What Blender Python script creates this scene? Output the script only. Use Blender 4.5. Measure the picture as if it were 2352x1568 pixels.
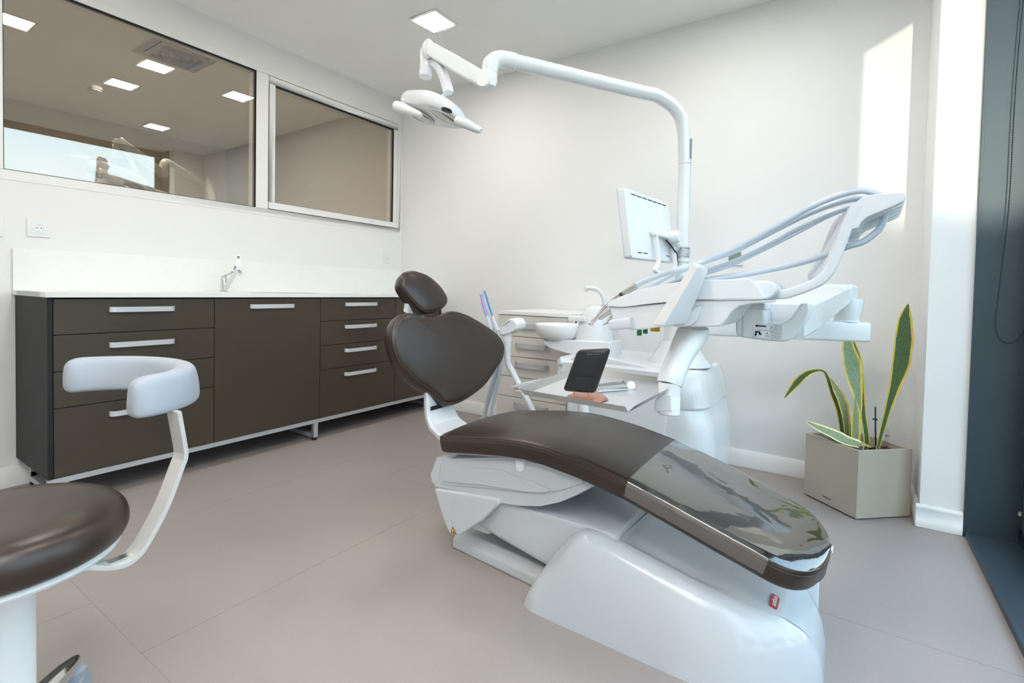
import bpy, bmesh, math, random
from mathutils import Vector, Matrix
random.seed(7)
for o in list(bpy.data.objects):
    bpy.data.objects.remove(o, do_unlink=True)
SC = bpy.context.scene
COL = SC.collection

# ------------------------------------------------------------------ camera
cam = bpy.data.cameras.new('camera')
cam.lens = 17.5602; cam.sensor_width = 36.0; cam.sensor_fit = 'HORIZONTAL'
cam.shift_y = -0.036838; cam.clip_start = 0.02; cam.clip_end = 200
camo = bpy.data.objects.new('camera', cam); COL.objects.link(camo)
camo.matrix_world = Matrix([[0.829344, -0.032479, 0.557793, 0.0], [0.558354, 0.011165, -0.829528, 0.0], [0.020714, 0.99941, 0.027394, 1.0], [0.0, 0.0, 0.0, 1.0]])
SC.camera = camo

# ------------------------------------------------------------------ world, sun, exposure
SC.view_settings.view_transform = 'Standard'
SC.view_settings.look = 'None'
SC.view_settings.gamma = 1.0
SC.view_settings.use_curve_mapping = False
SC.view_settings.exposure = 0.29
SKY_STRENGTH = 3.3
w = bpy.data.worlds.new('sky'); SC.world = w; w.use_nodes = True
nt = w.node_tree; nt.nodes.clear()
wo = nt.nodes.new('ShaderNodeOutputWorld'); bg = nt.nodes.new('ShaderNodeBackground')
tc = nt.nodes.new('ShaderNodeTexCoord'); sx = nt.nodes.new('ShaderNodeSeparateXYZ')
rp = nt.nodes.new('ShaderNodeValToRGB'); mr = nt.nodes.new('ShaderNodeMapRange')
nt.links.new(tc.outputs['Generated'], sx.inputs[0]); nt.links.new(sx.outputs[2], mr.inputs[0])
mr.inputs[1].default_value = -1; mr.inputs[2].default_value = 1
e = rp.color_ramp.elements
e[0].position = 0.0; e[0].color = (0.20, 0.21, 0.18, 1)
e[1].position = 1.0; e[1].color = (0.42, 0.58, 0.86, 1)
for p_, c_ in ((0.485, (0.24, 0.25, 0.21, 1)), (0.50, (0.92, 0.95, 0.97, 1)), (0.62, (0.66, 0.79, 0.95, 1))):
    q_ = e.new(p_); q_.color = c_
nt.links.new(mr.outputs[0], rp.inputs[0]); nt.links.new(rp.outputs[0], bg.inputs[0])
bg.inputs[1].default_value = SKY_STRENGTH; nt.links.new(bg.outputs[0], wo.inputs[0])

sun = bpy.data.lights.new('sun', 'SUN'); sun.energy = 4.0; sun.angle = math.radians(0.53); sun.color = (1.0, 0.90, 0.72)
suno = bpy.data.objects.new('sun', sun); COL.objects.link(suno)
suno.rotation_euler = Vector((-0.2, 1.0, -0.105)).to_track_quat('-Z', 'Y').to_euler()
suno.location = (0.6, -1.0, 6)

PANEL_L = 78.0

# the photographer's flash, pointed at the ceiling above the camera
fl = bpy.data.lights.new('bounced_flash', 'SPOT'); fl.energy = 650; fl.spot_size = math.radians(75); fl.spot_blend = 0.8; fl.shadow_soft_size = 0.05; fl.color = (1.0, 0.97, 0.93)
flo = bpy.data.objects.new('bounced_flash', fl); COL.objects.link(flo); flo.location = (0.0, -0.15, 1.3)
flo.rotation_euler = Vector((0.08, -0.22, 1.0)).to_track_quat('-Z', 'Y').to_euler()

# ------------------------------------------------------------------ materials
def s2l(c):
    c = c / 255.0
    return c / 12.92 if c <= 0.04045 else ((c + 0.055) / 1.055) ** 2.4
def rgb(r, g, b): return (s2l(r), s2l(g), s2l(b), 1.0)
def mat(name, c, rough=0.5, metal=0.0, spec=0.5, coat=0.0, vary=0.03, scale=18.0, bump=0.0, bscale=300.0, stretch=None, coat_rough=0.05):
    m = bpy.data.materials.new(name); m.use_nodes = True
    t = m.node_tree; b = t.nodes['Principled BSDF']
    col = rgb(*c)
    co = t.nodes.new('ShaderNodeTexCoord'); mp = t.nodes.new('ShaderNodeMapping')
    t.links.new(co.outputs['Object'], mp.inputs[0])
    if stretch: mp.inputs['Scale'].default_value = stretch
    nz = t.nodes.new('ShaderNodeTexNoise'); nz.inputs['Scale'].default_value = scale; nz.inputs['Detail'].default_value = 4
    t.links.new(mp.outputs[0], nz.inputs['Vector'])
    r = t.nodes.new('ShaderNodeValToRGB')
    r.color_ramp.elements[0].position = 0.3; r.color_ramp.elements[1].position = 0.7
    r.color_ramp.elements[0].color = tuple(min(1, x * (1 - vary)) for x in col[:3]) + (1,)
    r.color_ramp.elements[1].color = tuple(min(1, x * (1 + vary)) for x in col[:3]) + (1,)
    t.links.new(nz.outputs['Fac'], r.inputs[0]); t.links.new(r.outputs[0], b.inputs['Base Color'])
    b.inputs['Roughness'].default_value = rough; b.inputs['Metallic'].default_value = metal
    b.inputs['Specular IOR Level'].default_value = spec
    b.inputs['Coat Weight'].default_value = coat; b.inputs['Coat Roughness'].default_value = coat_rough
    if bump:
        n2 = t.nodes.new('ShaderNodeTexNoise'); n2.inputs['Scale'].default_value = bscale; n2.inputs['Detail'].default_value = 3
        t.links.new(mp.outputs[0], n2.inputs['Vector'])
        bp = t.nodes.new('ShaderNodeBump'); bp.inputs['Strength'].default_value = bump; bp.inputs['Distance'].default_value = 0.002
        t.links.new(n2.outputs['Fac'], bp.inputs['Height']); t.links.new(bp.outputs[0], b.inputs['Normal'])
    return m
def emit(name, c, s):
    m = bpy.data.materials.new(name); m.use_nodes = True
    t = m.node_tree; b = t.nodes['Principled BSDF']
    b.inputs['Base Color'].default_value = rgb(250, 246, 238)
    b.inputs['Emission Color'].default_value = rgb(*c); b.inputs['Emission Strength'].default_value = s
    return m
def glass(name, tint, refl, rough=0.0, fres=5.0, wave=0.0, wscale=8.0, gtint=(1, 1, 1)):
    m = bpy.data.materials.new(name); m.use_nodes = True
    t = m.node_tree; t.nodes.clear()
    o = t.nodes.new('ShaderNodeOutputMaterial'); mx = t.nodes.new('ShaderNodeMixShader')
    tr = t.nodes.new('ShaderNodeBsdfTransparent'); gl = t.nodes.new('ShaderNodeBsdfGlossy')
    tr.inputs[0].default_value = tint + (1,); gl.inputs[0].default_value = gtint + (1,); gl.inputs[1].default_value = rough
    fr = t.nodes.new('ShaderNodeLayerWeight'); fr.inputs[0].default_value = 0.5
    pw = t.nodes.new('ShaderNodeMath'); pw.operation = 'POWER'; pw.inputs[1].default_value = fres
    ad = t.nodes.new('ShaderNodeMath'); ad.operation = 'MULTIPLY_ADD'; ad.use_clamp = True; ad.inputs[1].default_value = 1 - refl; ad.inputs[2].default_value = refl
    t.links.new(fr.outputs['Facing'], pw.inputs[0]); t.links.new(pw.outputs[0], ad.inputs[0]); t.links.new(ad.outputs[0], mx.inputs[0])
    t.links.new(tr.outputs[0], mx.inputs[1]); t.links.new(gl.outputs[0], mx.inputs[2]); t.links.new(mx.outputs[0], o.inputs[0])
    if wave:
        co = t.nodes.new('ShaderNodeTexCoord'); nz = t.nodes.new('ShaderNodeTexNoise'); nz.inputs['Scale'].default_value = wscale
        nz.inputs['Detail'].default_value = 1.5; nz.inputs['Distortion'].default_value = 0.8
        t.links.new(co.outputs['Object'], nz.inputs['Vector'])
        bp = t.nodes.new('ShaderNodeBump'); bp.inputs['Strength'].default_value = wave; bp.inputs['Distance'].default_value = 0.01
        t.links.new(nz.outputs['Fac'], bp.inputs['Height']); t.links.new(bp.outputs[0], gl.inputs['Normal']); t.links.new(bp.outputs[0], fr.inputs['Normal'])
    return m

M = {}
M['wall'] = mat('wall_paint', (236, 236, 236), 0.75, vary=0.008, scale=3, bump=0.03, bscale=250)
M['ceil'] = mat('ceiling_paint', (248, 248, 247), 0.85, vary=0.008, scale=3)
M['trim'] = mat('satin_white', (238, 238, 236), 0.4, vary=0.008)
M['frame_w'] = mat('window_frame_white', (236, 236, 235), 0.4, vary=0.008)
M['dark_cab'] = mat('bronze_laminate', (68, 61, 50), 0.38, 0.15, 0.5, vary=0.10, scale=900, bump=0.02, bscale=1500)
M['dark_end'] = mat('anthracite_laminate', (40, 40, 41), 0.6, 0, 0.2, vary=0.08, scale=700)
M['gap'] = mat('shadow_gap', (18, 18, 19), 0.8)  # black for gaskets and slots, also painted shade in open gaps
M['worktop'] = mat('solid_surface_white', (240, 241, 239), 0.35, vary=0.01)
M['alu'] = mat('satin_aluminium', (214, 218, 222), 0.36, 0.30, vary=0.04, scale=60, stretch=(1, 8, 1))
M['alu_paint'] = mat('silver_paint', (190, 194, 198), 0.4, 0.4, vary=0.03)
M['chrome'] = mat('chrome', (225, 227, 230), 0.08, 1.0, vary=0.01)
M['steel'] = mat('brushed_steel', (200, 200, 198), 0.28, 1.0, vary=0.05, scale=40, stretch=(1, 25, 1))
M['tray'] = mat('tray_steel', (214, 216, 220), 0.42, 0.75, vary=0.05, scale=60, stretch=(1, 22, 1))
M['leather'] = mat('brown_leather', (46, 35, 28), 0.34, 0, 0.55, vary=0.08, scale=300, bump=0.05, bscale=700)
M['thread'] = mat('brown_thread', (78, 65, 54), 0.7, vary=0.1, scale=600)
M['gloss'] = mat('gloss_white_plastic', (229, 232, 235), 0.16, 0, 0.5, coat=0.3, vary=0.006)
M['plast'] = mat('white_plastic', (234, 236, 238), 0.35, vary=0.008)
M['gloss_b'] = mat('gloss_white_shaded', (198, 202, 206), 0.18, 0, 0.5, coat=0.3, vary=0.006)  # copy of the gloss white, darkened to paint in the base's dimmer light
M['arm_m'] = mat('stool_arm_paint', (200, 200, 198), 0.3, coat=0.3, vary=0.01)
M['refl'] = mat('lamp_reflector', (168, 166, 158), 0.22, 0.9, vary=0.08, scale=40)
M['ink_d'] = mat('dim_print', (82, 86, 92), 0.6)
M['pgrey'] = mat('pale_grey_plastic', (214, 219, 225), 0.38, vary=0.01)
M['base_g'] = mat('light_grey_base', (205, 208, 211), 0.4, vary=0.02)
M['pad'] = mat('blue_grey_foam', (164, 173, 184), 0.55, vary=0.02, bump=0.02)
M['hose'] = mat('blue_grey_hose', (184, 197, 210), 0.28, 0, 0.5, vary=0.02)
M['shose'] = mat('suction_hose_grey', (188, 200, 208), 0.45, vary=0.03)
M['black'] = mat('black_plastic', (22, 24, 28), 0.45, vary=0.08)
M['rubber'] = mat('black_rubber', (26, 26, 28), 0.6)
M['rose'] = mat('rose_gold_metal', (172, 122, 100), 0.28, 0.45, vary=0.03)
M['anth'] = mat('anthracite_aluminium', (56, 70, 80), 0.42, 0.2, 0.5, vary=0.05, scale=500)
M['cart'] = mat('cream_laminate', (214, 211, 205), 0.5, vary=0.04, scale=500)
M['cart_w'] = mat('cart_white', (236, 237, 236), 0.4)
M['ceramic'] = mat('white_ceramic', (242, 243, 243), 0.08, 0, 0.6, coat=0.3)
M['green'] = mat('green_plastic', (18, 132, 84), 0.4)
M['yellow'] = mat('yellow_plastic', (214, 160, 20), 0.4)
M['purple'] = mat('lilac_plastic', (176, 160, 226), 0.4)
M['blue'] = mat('blue_plastic', (28, 140, 196), 0.35)
M['ink'] = mat('printed_ink', (44, 50, 60), 0.6)
M['ink_l'] = mat('pale_ink', (132, 140, 152), 0.6)
M['sticker'] = mat('white_sticker', (240, 242, 244), 0.5)
M['red'] = mat('red_badge', (176, 52, 56), 0.25, coat=0.4)
M['warn'] = mat('warning_yellow', (232, 176, 16), 0.5)
M['pot'] = mat('taupe_pot', (176, 167, 152), 0.6, vary=0.07, scale=420, bump=0.25, bscale=500)
M['soil'] = mat('potting_soil', (52, 42, 34), 0.9, vary=0.4, scale=60, bump=1.0, bscale=120)
M['leaf_y'] = mat('leaf_margin_yellow', (222, 196, 84), 0.45, vary=0.14, scale=30)
M['leaf_b'] = mat('leaf_pale_margin', (232, 226, 170), 0.45, vary=0.10, scale=30)
def leafmat(name, a, b, band):
    m = mat(name, a, 0.42, vary=0.1)
    t = m.node_tree; bs = t.nodes['Principled BSDF']
    co = t.nodes.new('ShaderNodeTexCoord'); wv = t.nodes.new('ShaderNodeTexWave')
    wv.bands_direction = 'Z'; wv.inputs['Scale'].default_value = band; wv.inputs['Distortion'].default_value = 14; wv.inputs['Detail'].default_value = 4; wv.inputs['Detail Scale'].default_value = 5
    t.links.new(co.outputs['Object'], wv.inputs['Vector'])
    r = t.nodes.new('ShaderNodeValToRGB'); r.color_ramp.elements[0].color = rgb(*a); r.color_ramp.elements[1].color = rgb(*b)
    r.color_ramp.elements[0].position = 0.0; r.color_ramp.elements[1].position = 0.55
    t.links.new(wv.outputs['Fac'], r.inputs[0]); t.links.new(r.outputs[0], bs.inputs['Base Color'])
    return m
M['leaf_d'] = leafmat('leaf_green_dark', (50, 70, 46), (84, 112, 66), 34)
M['leaf_l'] = leafmat('leaf_green_pale', (84, 106, 78), (150, 168, 132), 38)
M['panel'] = emit('led_panel', (255, 250, 243), PANEL_L)
M['lens'] = glass('lamp_lens', (0.80, 0.80, 0.78), 0.18)
M['part_glass'] = glass('tinted_partition_glass', (0.90, 0.85, 0.75), 0.19, gtint=(0.94, 0.96, 0.99))
M['win_glass'] = glass('window_glass', (0.90, 0.95, 0.93), 0.02)
M['clear'] = glass('clear_film', (0.86, 0.87, 0.89), 0.21, 0.03, 5.0, wave=0.26, wscale=9.0)
M['clear2'] = glass('clear_plastic', (0.90, 0.92, 0.93), 0.06)
M['screen'] = mat('thermostat_lcd', (122, 142, 132), 0.25)
M['tinted'] = mat('other_room_paint', (206, 198, 186), 0.8, vary=0.01)
M['sensor'] = mat('black_window', (20, 22, 26), 0.1, coat=0.5)

# vinyl floor: fleck plus thin welded seams
def floor_mat():
    m = mat('vinyl_floor', (158, 150, 146), 0.5, vary=0.09, scale=900, bump=0.05, bscale=900)
    t = m.node_tree; b = t.nodes['Principled BSDF']
    old = b.inputs['Base Color'].links[0].from_socket
    co = t.nodes.new('ShaderNodeTexCoord')
    mp = t.nodes.new('ShaderNodeMapping'); mp.inputs['Scale'].default_value = (45, 190, 45)
    t.links.new(co.outputs['Object'], mp.inputs[0])
    nz = t.nodes.new('ShaderNodeTexNoise'); nz.inputs['Scale'].default_value = 3; nz.inputs['Detail'].default_value = 6
    t.links.new(mp.outputs[0], nz.inputs['Vector'])
    r = t.nodes.new('ShaderNodeValToRGB'); r.color_ramp.elements[0].color = (0.95, 0.95, 0.95, 1); r.color_ramp.elements[1].color = (1.04, 1.04, 1.04, 1)
    r.color_ramp.elements[0].position = 0.35; r.color_ramp.elements[1].position = 0.65
    t.links.new(nz.outputs['Fac'], r.inputs[0])
    mx = t.nodes.new('ShaderNodeMix'); mx.data_type = 'RGBA'; mx.blend_type = 'MULTIPLY'; mx.inputs[0].default_value = 1
    t.links.new(old, mx.inputs[6]); t.links.new(r.outputs[0], mx.inputs[7])
    t.links.new(mx.outputs[2], b.inputs['Base Color'])
    return m
M['floor'] = floor_mat()
M['seam'] = mat('floor_seam', (142, 134, 130), 0.6)

# ------------------------------------------------------------------ mesh helpers
V = Vector
def cr(pts, n=8, closed=False):
    P = [V(p) for p in pts]; N = len(P); out = []
    rng = range(N if closed else N - 1)
    for i in rng:
        if closed: a, b, c, d = P[(i - 1) % N], P[i], P[(i + 1) % N], P[(i + 2) % N]
        else: a, b, c, d = P[max(i - 1, 0)], P[i], P[i + 1], P[min(i + 2, N - 1)]
        for k in range(n):
            t = k / n
            out.append(0.5 * ((2 * b) + (c - a) * t + (2 * a - 5 * b + 4 * c - d) * t * t + (3 * b - a - 3 * c + d) * t ** 3))
    if not closed: out.append(P[-1])
    return out
def resample(pts, n, closed=True):
    P = [V(p) for p in pts]
    if closed: P = P + [P[0]]
    L = [0]
    for a, b in zip(P, P[1:]): L.append(L[-1] + (b - a).length)
    out = []; j = 0; m = n if closed else n - 1
    for i in range(n):
        d = L[-1] * i / m
        while j < len(L) - 2 and L[j + 1] < d: j += 1
        s = (d - L[j]) / max(1e-9, L[j + 1] - L[j]); out.append(P[j].lerp(P[j + 1], min(1, s)))
    return out
def interp(tab, x):
    if x <= tab[0][0]: return tab[0][1]
    for (a, va), (b, vb) in zip(tab, tab[1:]):
        if x <= b: return va + (vb - va) * (x - a) / (b - a)
    return tab[-1][1]
class MB:
    def __init__(s): s.v = []; s.f = []; s.m = []
    def add(s, vs, fs, mi=0):
        o = len(s.v); s.v += [V(p) for p in vs]
        for f in fs: s.f.append([i + o for i in f]); s.m.append(mi)
        return s
    def hexa(s, p, mi=0):
        return s.add(p, [(0, 3, 2, 1), (4, 5, 6, 7), (0, 1, 5, 4), (1, 2, 6, 5), (2, 3, 7, 6), (3, 0, 4, 7)], mi)
    def box(s, x0, y0, z0, x1, y1, z1, mi=0):
        return s.hexa([(x0, y0, z0), (x1, y0, z0), (x1, y1, z0), (x0, y1, z0), (x0, y0, z1), (x1, y0, z1), (x1, y1, z1), (x0, y1, z1)], mi)
    def obox(s, c, a, b, d, mi=0):      # centre and three half axes
        c, a, b, d = V(c), V(a), V(b), V(d)
        return s.hexa([c - a - b - d, c + a - b - d, c + a + b - d, c - a + b - d, c - a - b + d, c + a - b + d, c + a + b + d, c - a + b + d], mi)
    def prism(s, pts, vec, mi=0):
        n = len(pts); P = [V(p) for p in pts]; vec = V(vec)
        return s.add(P + [p + vec for p in P], [list(range(n))[::-1], list(range(n, 2 * n))] + [(i, (i + 1) % n, n + (i + 1) % n, n + i) for i in range(n)], mi)
    def loft(s, rings, caps=True, mi=0, closed=True):
        n = len(rings[0]); vs = [p for r in rings for p in r]; fs = []
        for k in range(len(rings) - 1):
            for i in range(n if closed else n - 1):
                j = (i + 1) % n; fs.append((k * n + i, k * n + j, (k + 1) * n + j, (k + 1) * n + i))
        if caps: fs.append(list(range(n))[::-1]); fs.append([(len(rings) - 1) * n + i for i in range(n)])
        return s.add(vs, fs, mi)
    def tube(s, path, r, n=12, caps=True, mi=0, flat=1.0, side=None):
        P = [V(p) for p in path]; rings = []; prev = None
        for i, p in enumerate(P):
            t = (P[min(i + 1, len(P) - 1)] - P[max(i - 1, 0)]).normalized()
            if side is not None: a = V(side); a = (a - t * a.dot(t)).normalized()
            elif prev is None:
                a = V((0, 0, 1)) if abs(t.z) < 0.9 else V((1, 0, 0)); a = (a - t * a.dot(t)).normalized()
            else: a = (prev - t * prev.dot(t)).normalized()
            prev = a; b = t.cross(a)
            rr = r[i] if isinstance(r, (list, tuple)) else r
            rings.append([p + a * (rr * math.cos(2 * math.pi * k / n)) + b * (rr * flat * math.sin(2 * math.pi * k / n)) for k in range(n)])
        return s.loft(rings, caps, mi)
    def sweep(s, path, sec, side, mi=0, caps=True):   # sec: list of (a along side, b along tangent x side), may be per-station
        P = [V(p) for p in path]; sd = V(side); rings = []
        for i, p in enumerate(P):
            t = (P[min(i + 1, len(P) - 1)] - P[max(i - 1, 0)]).normalized()
            a = (sd - t * sd.dot(t)).normalized(); b = t.cross(a)
            q = sec[i] if isinstance(sec[0], list) else sec
            rings.append([p + a * u + b * v_ for u, v_ in q])
        return s.loft(rings, caps, mi)
    def lathe(s, prof, o, axis=(0, 0, 1), n=24, mi=0, caps=True):
        o = V(o); ax = V(axis).normalized()
        a = V((1, 0, 0)) if abs(ax.x) < 0.9 else V((0, 1, 0)); a = (a - ax * a.dot(ax)).normalized(); b = ax.cross(a)
        return s.loft([[o + ax * h_ + a * (r * math.cos(2 * math.pi * k / n)) + b * (r * math.sin(2 * math.pi * k / n)) for k in range(n)] for r, h_ in prof], caps, mi)
    def ell(s, c, a, b, d, n=24, m=14, p=1.0, mi=0):   # ellipsoid with half axes a, b, d (vectors); p < 1 squares it off
        c, a, b, d = V(c), V(a), V(b), V(d); rings = []
        def q(x): return math.copysign(abs(x) ** p, x)
        for i in range(1, m):
            th = -math.pi / 2 + math.pi * i / m
            rings.append([c + d * q(math.sin(th)) + a * (q(math.cos(th)) * q(math.cos(2 * math.pi * k / n))) + b * (q(math.cos(th)) * q(math.sin(2 * math.pi * k / n))) for k in range(n)])
        return s.loft(rings, True, mi)
def rrect(w, h_, r, k=3):
    out = []
    for cx, cy, a0 in ((w - r, h_ - r, 0), (-w + r, h_ - r, 90), (-w + r, -h_ + r, 180), (w - r, -h_ + r, 270)):
        for i in range(k + 1):
            a = math.radians(a0 + 90 * i / k); out.append((cx + r * math.cos(a), cy + r * math.sin(a)))
    return out
def root_loc(p):
    while p is not None and p.parent is not None: p = p.parent
    return p.location if p is not None else V((0, 0, 0))
def build(mb, name, m, parent=None, bevel=0.0, seg=2, angle=38, loc=None, sub=0, kind=None, label=None):
    me = bpy.data.meshes.new(name)
    off = root_loc(parent) if parent else (V(loc) if loc is not None else V((0, 0, 0)))
    me.from_pydata([tuple(p - off) for p in mb.v], [], mb.f)
    ms = m if isinstance(m, (list, tuple)) else [m]
    for x in ms: me.materials.append(x)
    for p, mi in zip(me.polygons, mb.m): p.material_index = mi
    bm = bmesh.new(); bm.from_mesh(me)
    bmesh.ops.remove_doubles(bm, verts=bm.verts, dist=1e-6)
    bmesh.ops.recalc_face_normals(bm, faces=bm.faces)
    if bevel:
        es = [e for e in bm.edges if len(e.link_faces) == 2 and e.calc_face_angle(0) > math.radians(28)]
        if es: bmesh.ops.bevel(bm, geom=es, offset=bevel, segments=seg, profile=0.5, affect='EDGES', clamp_overlap=True)
    for f in bm.faces: f.smooth = True
    for e in bm.edges:
        if len(e.link_faces) == 2 and e.calc_face_angle(0) > math.radians(angle): e.smooth = False
    bm.to_mesh(me); bm.free(); me.update()
    o = bpy.data.objects.new(name, me); COL.objects.link(o)
    if parent: o.parent = parent
    else: o.location = off
    if bevel:
        md = o.modifiers.new('normals', 'WEIGHTED_NORMAL'); md.keep_sharp = True
    if sub:
        md = o.modifiers.new('smooth', 'SUBSURF'); md.levels = sub; md.render_levels = sub
    if kind: o['kind'] = kind
    if label: o['label'] = label
    return o
def thing(name, label, cat, loc=(0, 0, 0), group=None):
    o = bpy.data.objects.new(name, None); o.empty_display_size = 0.05; COL.objects.link(o); o.location = loc
    o['label'] = label; o['category'] = cat
    if group: o['group'] = group
    return o
def tag(o, label, cat, group=None):
    o['label'] = label; o['category'] = cat
    if group: o['group'] = group
    return o
def struct(mb, name, m, parent=None, bevel=0.0, **k):
    return build(mb, name, m, parent, bevel, kind=None if parent else 'structure', **k)
def dup(root, delta, label=None, group=None):
    r = root.copy(); COL.objects.link(r); r.location = root.location + V(delta)
    if label: r['label'] = label
    if group: r['group'] = group
    for ch in list(root.children):
        c = ch.copy(); COL.objects.link(c); c.parent = r
        for g in ch.children:
            d = g.copy(); COL.objects.link(d); d.parent = c
    return r
def letters(txt, size, o, xd, yd, m, parent, name='lettering', ext=0.0006, shear=0.0):
    cu = bpy.data.curves.new('t', 'FONT'); cu.body = txt; cu.size = size; cu.extrude = ext; cu.align_x = 'CENTER'; cu.align_y = 'CENTER'; cu.shear = shear
    cu.resolution_u = 3
    to = bpy.data.objects.new('t', cu); COL.objects.link(to)
    bpy.context.view_layer.update()
    me = bpy.data.meshes.new_from_object(to.evaluated_get(bpy.context.evaluated_depsgraph_get()))
    bpy.data.objects.remove(to, do_unlink=True)
    xd = V(xd).normalized(); yd = V(yd); yd = (yd - xd * yd.dot(xd)).normalized(); zd = xd.cross(yd)
    mx = Matrix((xd, yd, zd)).transposed().to_4x4(); mx.translation = V(o) - root_loc(parent)
    me.transform(mx); me.materials.clear(); me.materials.append(m)
    ob = bpy.data.objects.new(name, me); COL.objects.link(ob); ob.parent = parent
    return ob
def cushion(front, n, thick, bulge, N=72, back=0.95, seam=0.0):
    """padded cushion: front = seam outline, n = outward normal of the padded face"""
    n = V(n).normalized(); R = resample(cr(front, 8, True), N); c = sum(R, V((0, 0, 0))) / N
    def ring(sc, off): return [c + (p - c) * sc + n * off for p in R]
    mb = MB()
    rings = [ring(0.80 * back, -thick), ring(0.93 * back, -thick * 0.985), ring(0.99 * back, -thick * 0.88), ring(0.5 + 0.505 * back, -thick * 0.55), ring(1.006, -thick * 0.18), ring(1.0, -0.003), ring(0.985, -0.0015), ring(0.975, 0.003),
             ring(0.94, 0.009), ring(0.85, bulge * 0.62), ring(0.65, bulge * 0.86), ring(0.4, bulge * 0.97), ring(0.18, bulge)]
    mb.loft(rings, True)
    seamring = ring(0.968, 0.0052)
    return mb, seamring

# ================================================================== the room
XL, YB, ZC, XR, YF = -3.33, 3.157, 2.65, 0.44, -2.6
b = MB().box(XL, YF, -0.06, 0.75, YB, 0.0)
floor = struct(b, 'floor', M['floor'])
sm = MB()
def seam_line(a, c):
    a, c = V(a), V(c); d = (c - a).normalized() * 0.0008; n_ = V((-d.y, d.x, 0)); u = V((0, 0, 0.0004))
    sm.prism([a - n_, c - n_, c + n_, a + n_], u)
for y_ in (0.55, 1.85): seam_line((XL, y_, 0), (0.44, y_, 0))
for x_, y0_, y1_ in ((-1.92, -1, 0.55), (-2.35, 0.55, 1.85), (-1.55, 0.55, 1.85), (-0.2, 0.55, 1.85), (-0.07, 1.85, 3.1), (-2.0, 1.85, 3.1)): seam_line((x_, y0_, 0), (x_, y1_, 0))
struct(sm, 'seam', M['seam'], floor)
struct(MB().box(-6.4, YF, ZC, 0.75, YB, ZC + 0.1), 'ceiling', M['ceil'])

# back wall, front wall
struct(MB().box(XL - 0.10, YB, 0, 0.75, YB + 0.12, ZC), 'wall_back', M['wall'])
struct(MB().box(XL - 0.10, YF - 0.12, 0, 0.75, YF, ZC), 'wall_front', M['wall'])
# left wall round the glazed opening (outer window frame 0.56..3.14 by 1.475..2.475)
WY0, WY1, WZ0, WZ1 = 0.56, 3.135, 1.475, 2.478
b = MB().box(XL - 0.1, YF, 0, XL, YB, WZ0).box(XL - 0.1, YF, WZ1, XL, YB, ZC)
b.box(XL - 0.1, YF, WZ0, XL, WY0, WZ1).box(XL - 0.1, WY1, WZ0, XL, YB, WZ1)
struct(b, 'wall_left', M['wall'])
# window_1: big fixed pane;  window_2: smaller sash to its right
w1 = struct(MB().box(XL - 0.09, WY0, WZ0, XL + 0.003, WY1, 1.522).box(XL - 0.09, WY0, 2.432, XL + 0.003, WY1, WZ1)
            .box(XL - 0.09, WY0, 1.522, XL + 0.003, 0.623, 2.432).box(XL - 0.09, 1.834, 1.522, XL + 0.003, 1.918, 2.432)
            .box(XL - 0.09, 3.10, 1.522, XL + 0.003, WY1, 2.432), 'window_1', M['frame_w'], None, 0.0015)
g_ = 0.007
struct(MB().box(XL - 0.03, 0.623, 2.432 - g_, XL - 0.001, 1.834, 2.432).box(XL - 0.03, 1.834 - g_, 1.522, XL - 0.001, 1.834, 2.432)
       .box(XL - 0.03, 0.623, 1.522, XL - 0.001, 0.623 + 0.003, 2.432).box(XL - 0.03, 0.623, 1.522, XL - 0.001, 1.834, 1.525), 'gasket', M['gap'], w1)
struct(MB().box(XL - 0.012, 0.624, 1.523, XL - 0.006, 1.8325, 2.4305), 'pane', M['part_glass'], w1)
w2 = struct(MB().box(XL - 0.08, 1.922, 1.526, XL + 0.006, 3.096, 1.572).box(XL - 0.08, 1.922, 2.378, XL + 0.006, 3.096, 2.428)
            .box(XL - 0.08, 1.922, 1.572, XL + 0.006, 1.966, 2.378).box(XL - 0.08, 3.054, 1.572, XL + 0.006, 3.096, 2.378), 'window_2', M['frame_w'], None, 0.002)
struct(MB().box(XL - 0.03, 1.966, 2.378 - g_, XL - 0.001, 3.054, 2.378).box(XL - 0.03, 3.054 - g_, 1.572, XL - 0.001, 3.054, 2.378)
       .box(XL - 0.03, 1.966, 1.572, XL - 0.001, 3.054, 1.5745), 'gasket', M['gap'], w2)
struct(MB().box(XL - 0.012, 1.967, 1.573, XL - 0.006, 3.053, 2.3765), 'pane', M['part_glass'], w2)

# pillar in the right hand corner, wall above / beside the big window
struct(MB().box(0.29, 2.815, 0, XR, YB, ZC), 'wall_pillar', M['wall'])
struct(MB().box(XR, YF, 0, 0.665, -0.085, ZC).box(XR, 2.83, 0, 0.665, YB, ZC), 'wall_right', M['wall'])

# big anthracite window to the right, floor to ceiling
w3 = struct(MB().box(0.600, -0.085, 0.0, 0.665, 2.80, 0.085).box(0.600, -0.085, 2.585, 0.665, 2.80, 2.65)
            .box(0.600, 2.735, 0.085, 0.665, 2.80, 2.585).box(0.600, -0.085, 0.085, 0.665, -0.02, 2.585), 'window_3', M['anth'], None, 0.003)
struct(MB().box(0.592, -0.02, 0.085, 0.60, 2.735, 0.10).box(0.592, 2.72, 0.085, 0.60, 2.735, 2.585).box(0.592, -0.02, 2.57, 0.60, 2.735, 2.585), 'gasket', M['rubber'], w3)
struct(MB().box(0.628, -0.019, 0.086, 0.634, 2.734, 2.584), 'pane', M['win_glass'], w3)
struct(MB().box(0.436, 2.800, 0.0, 0.62, 2.8145, 2.648).box(0.4345, 2.7995, 0.0, 0.444, 2.8148, 2.648), 'jamb_panel', M['anth'], w3, 0.001)
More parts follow.
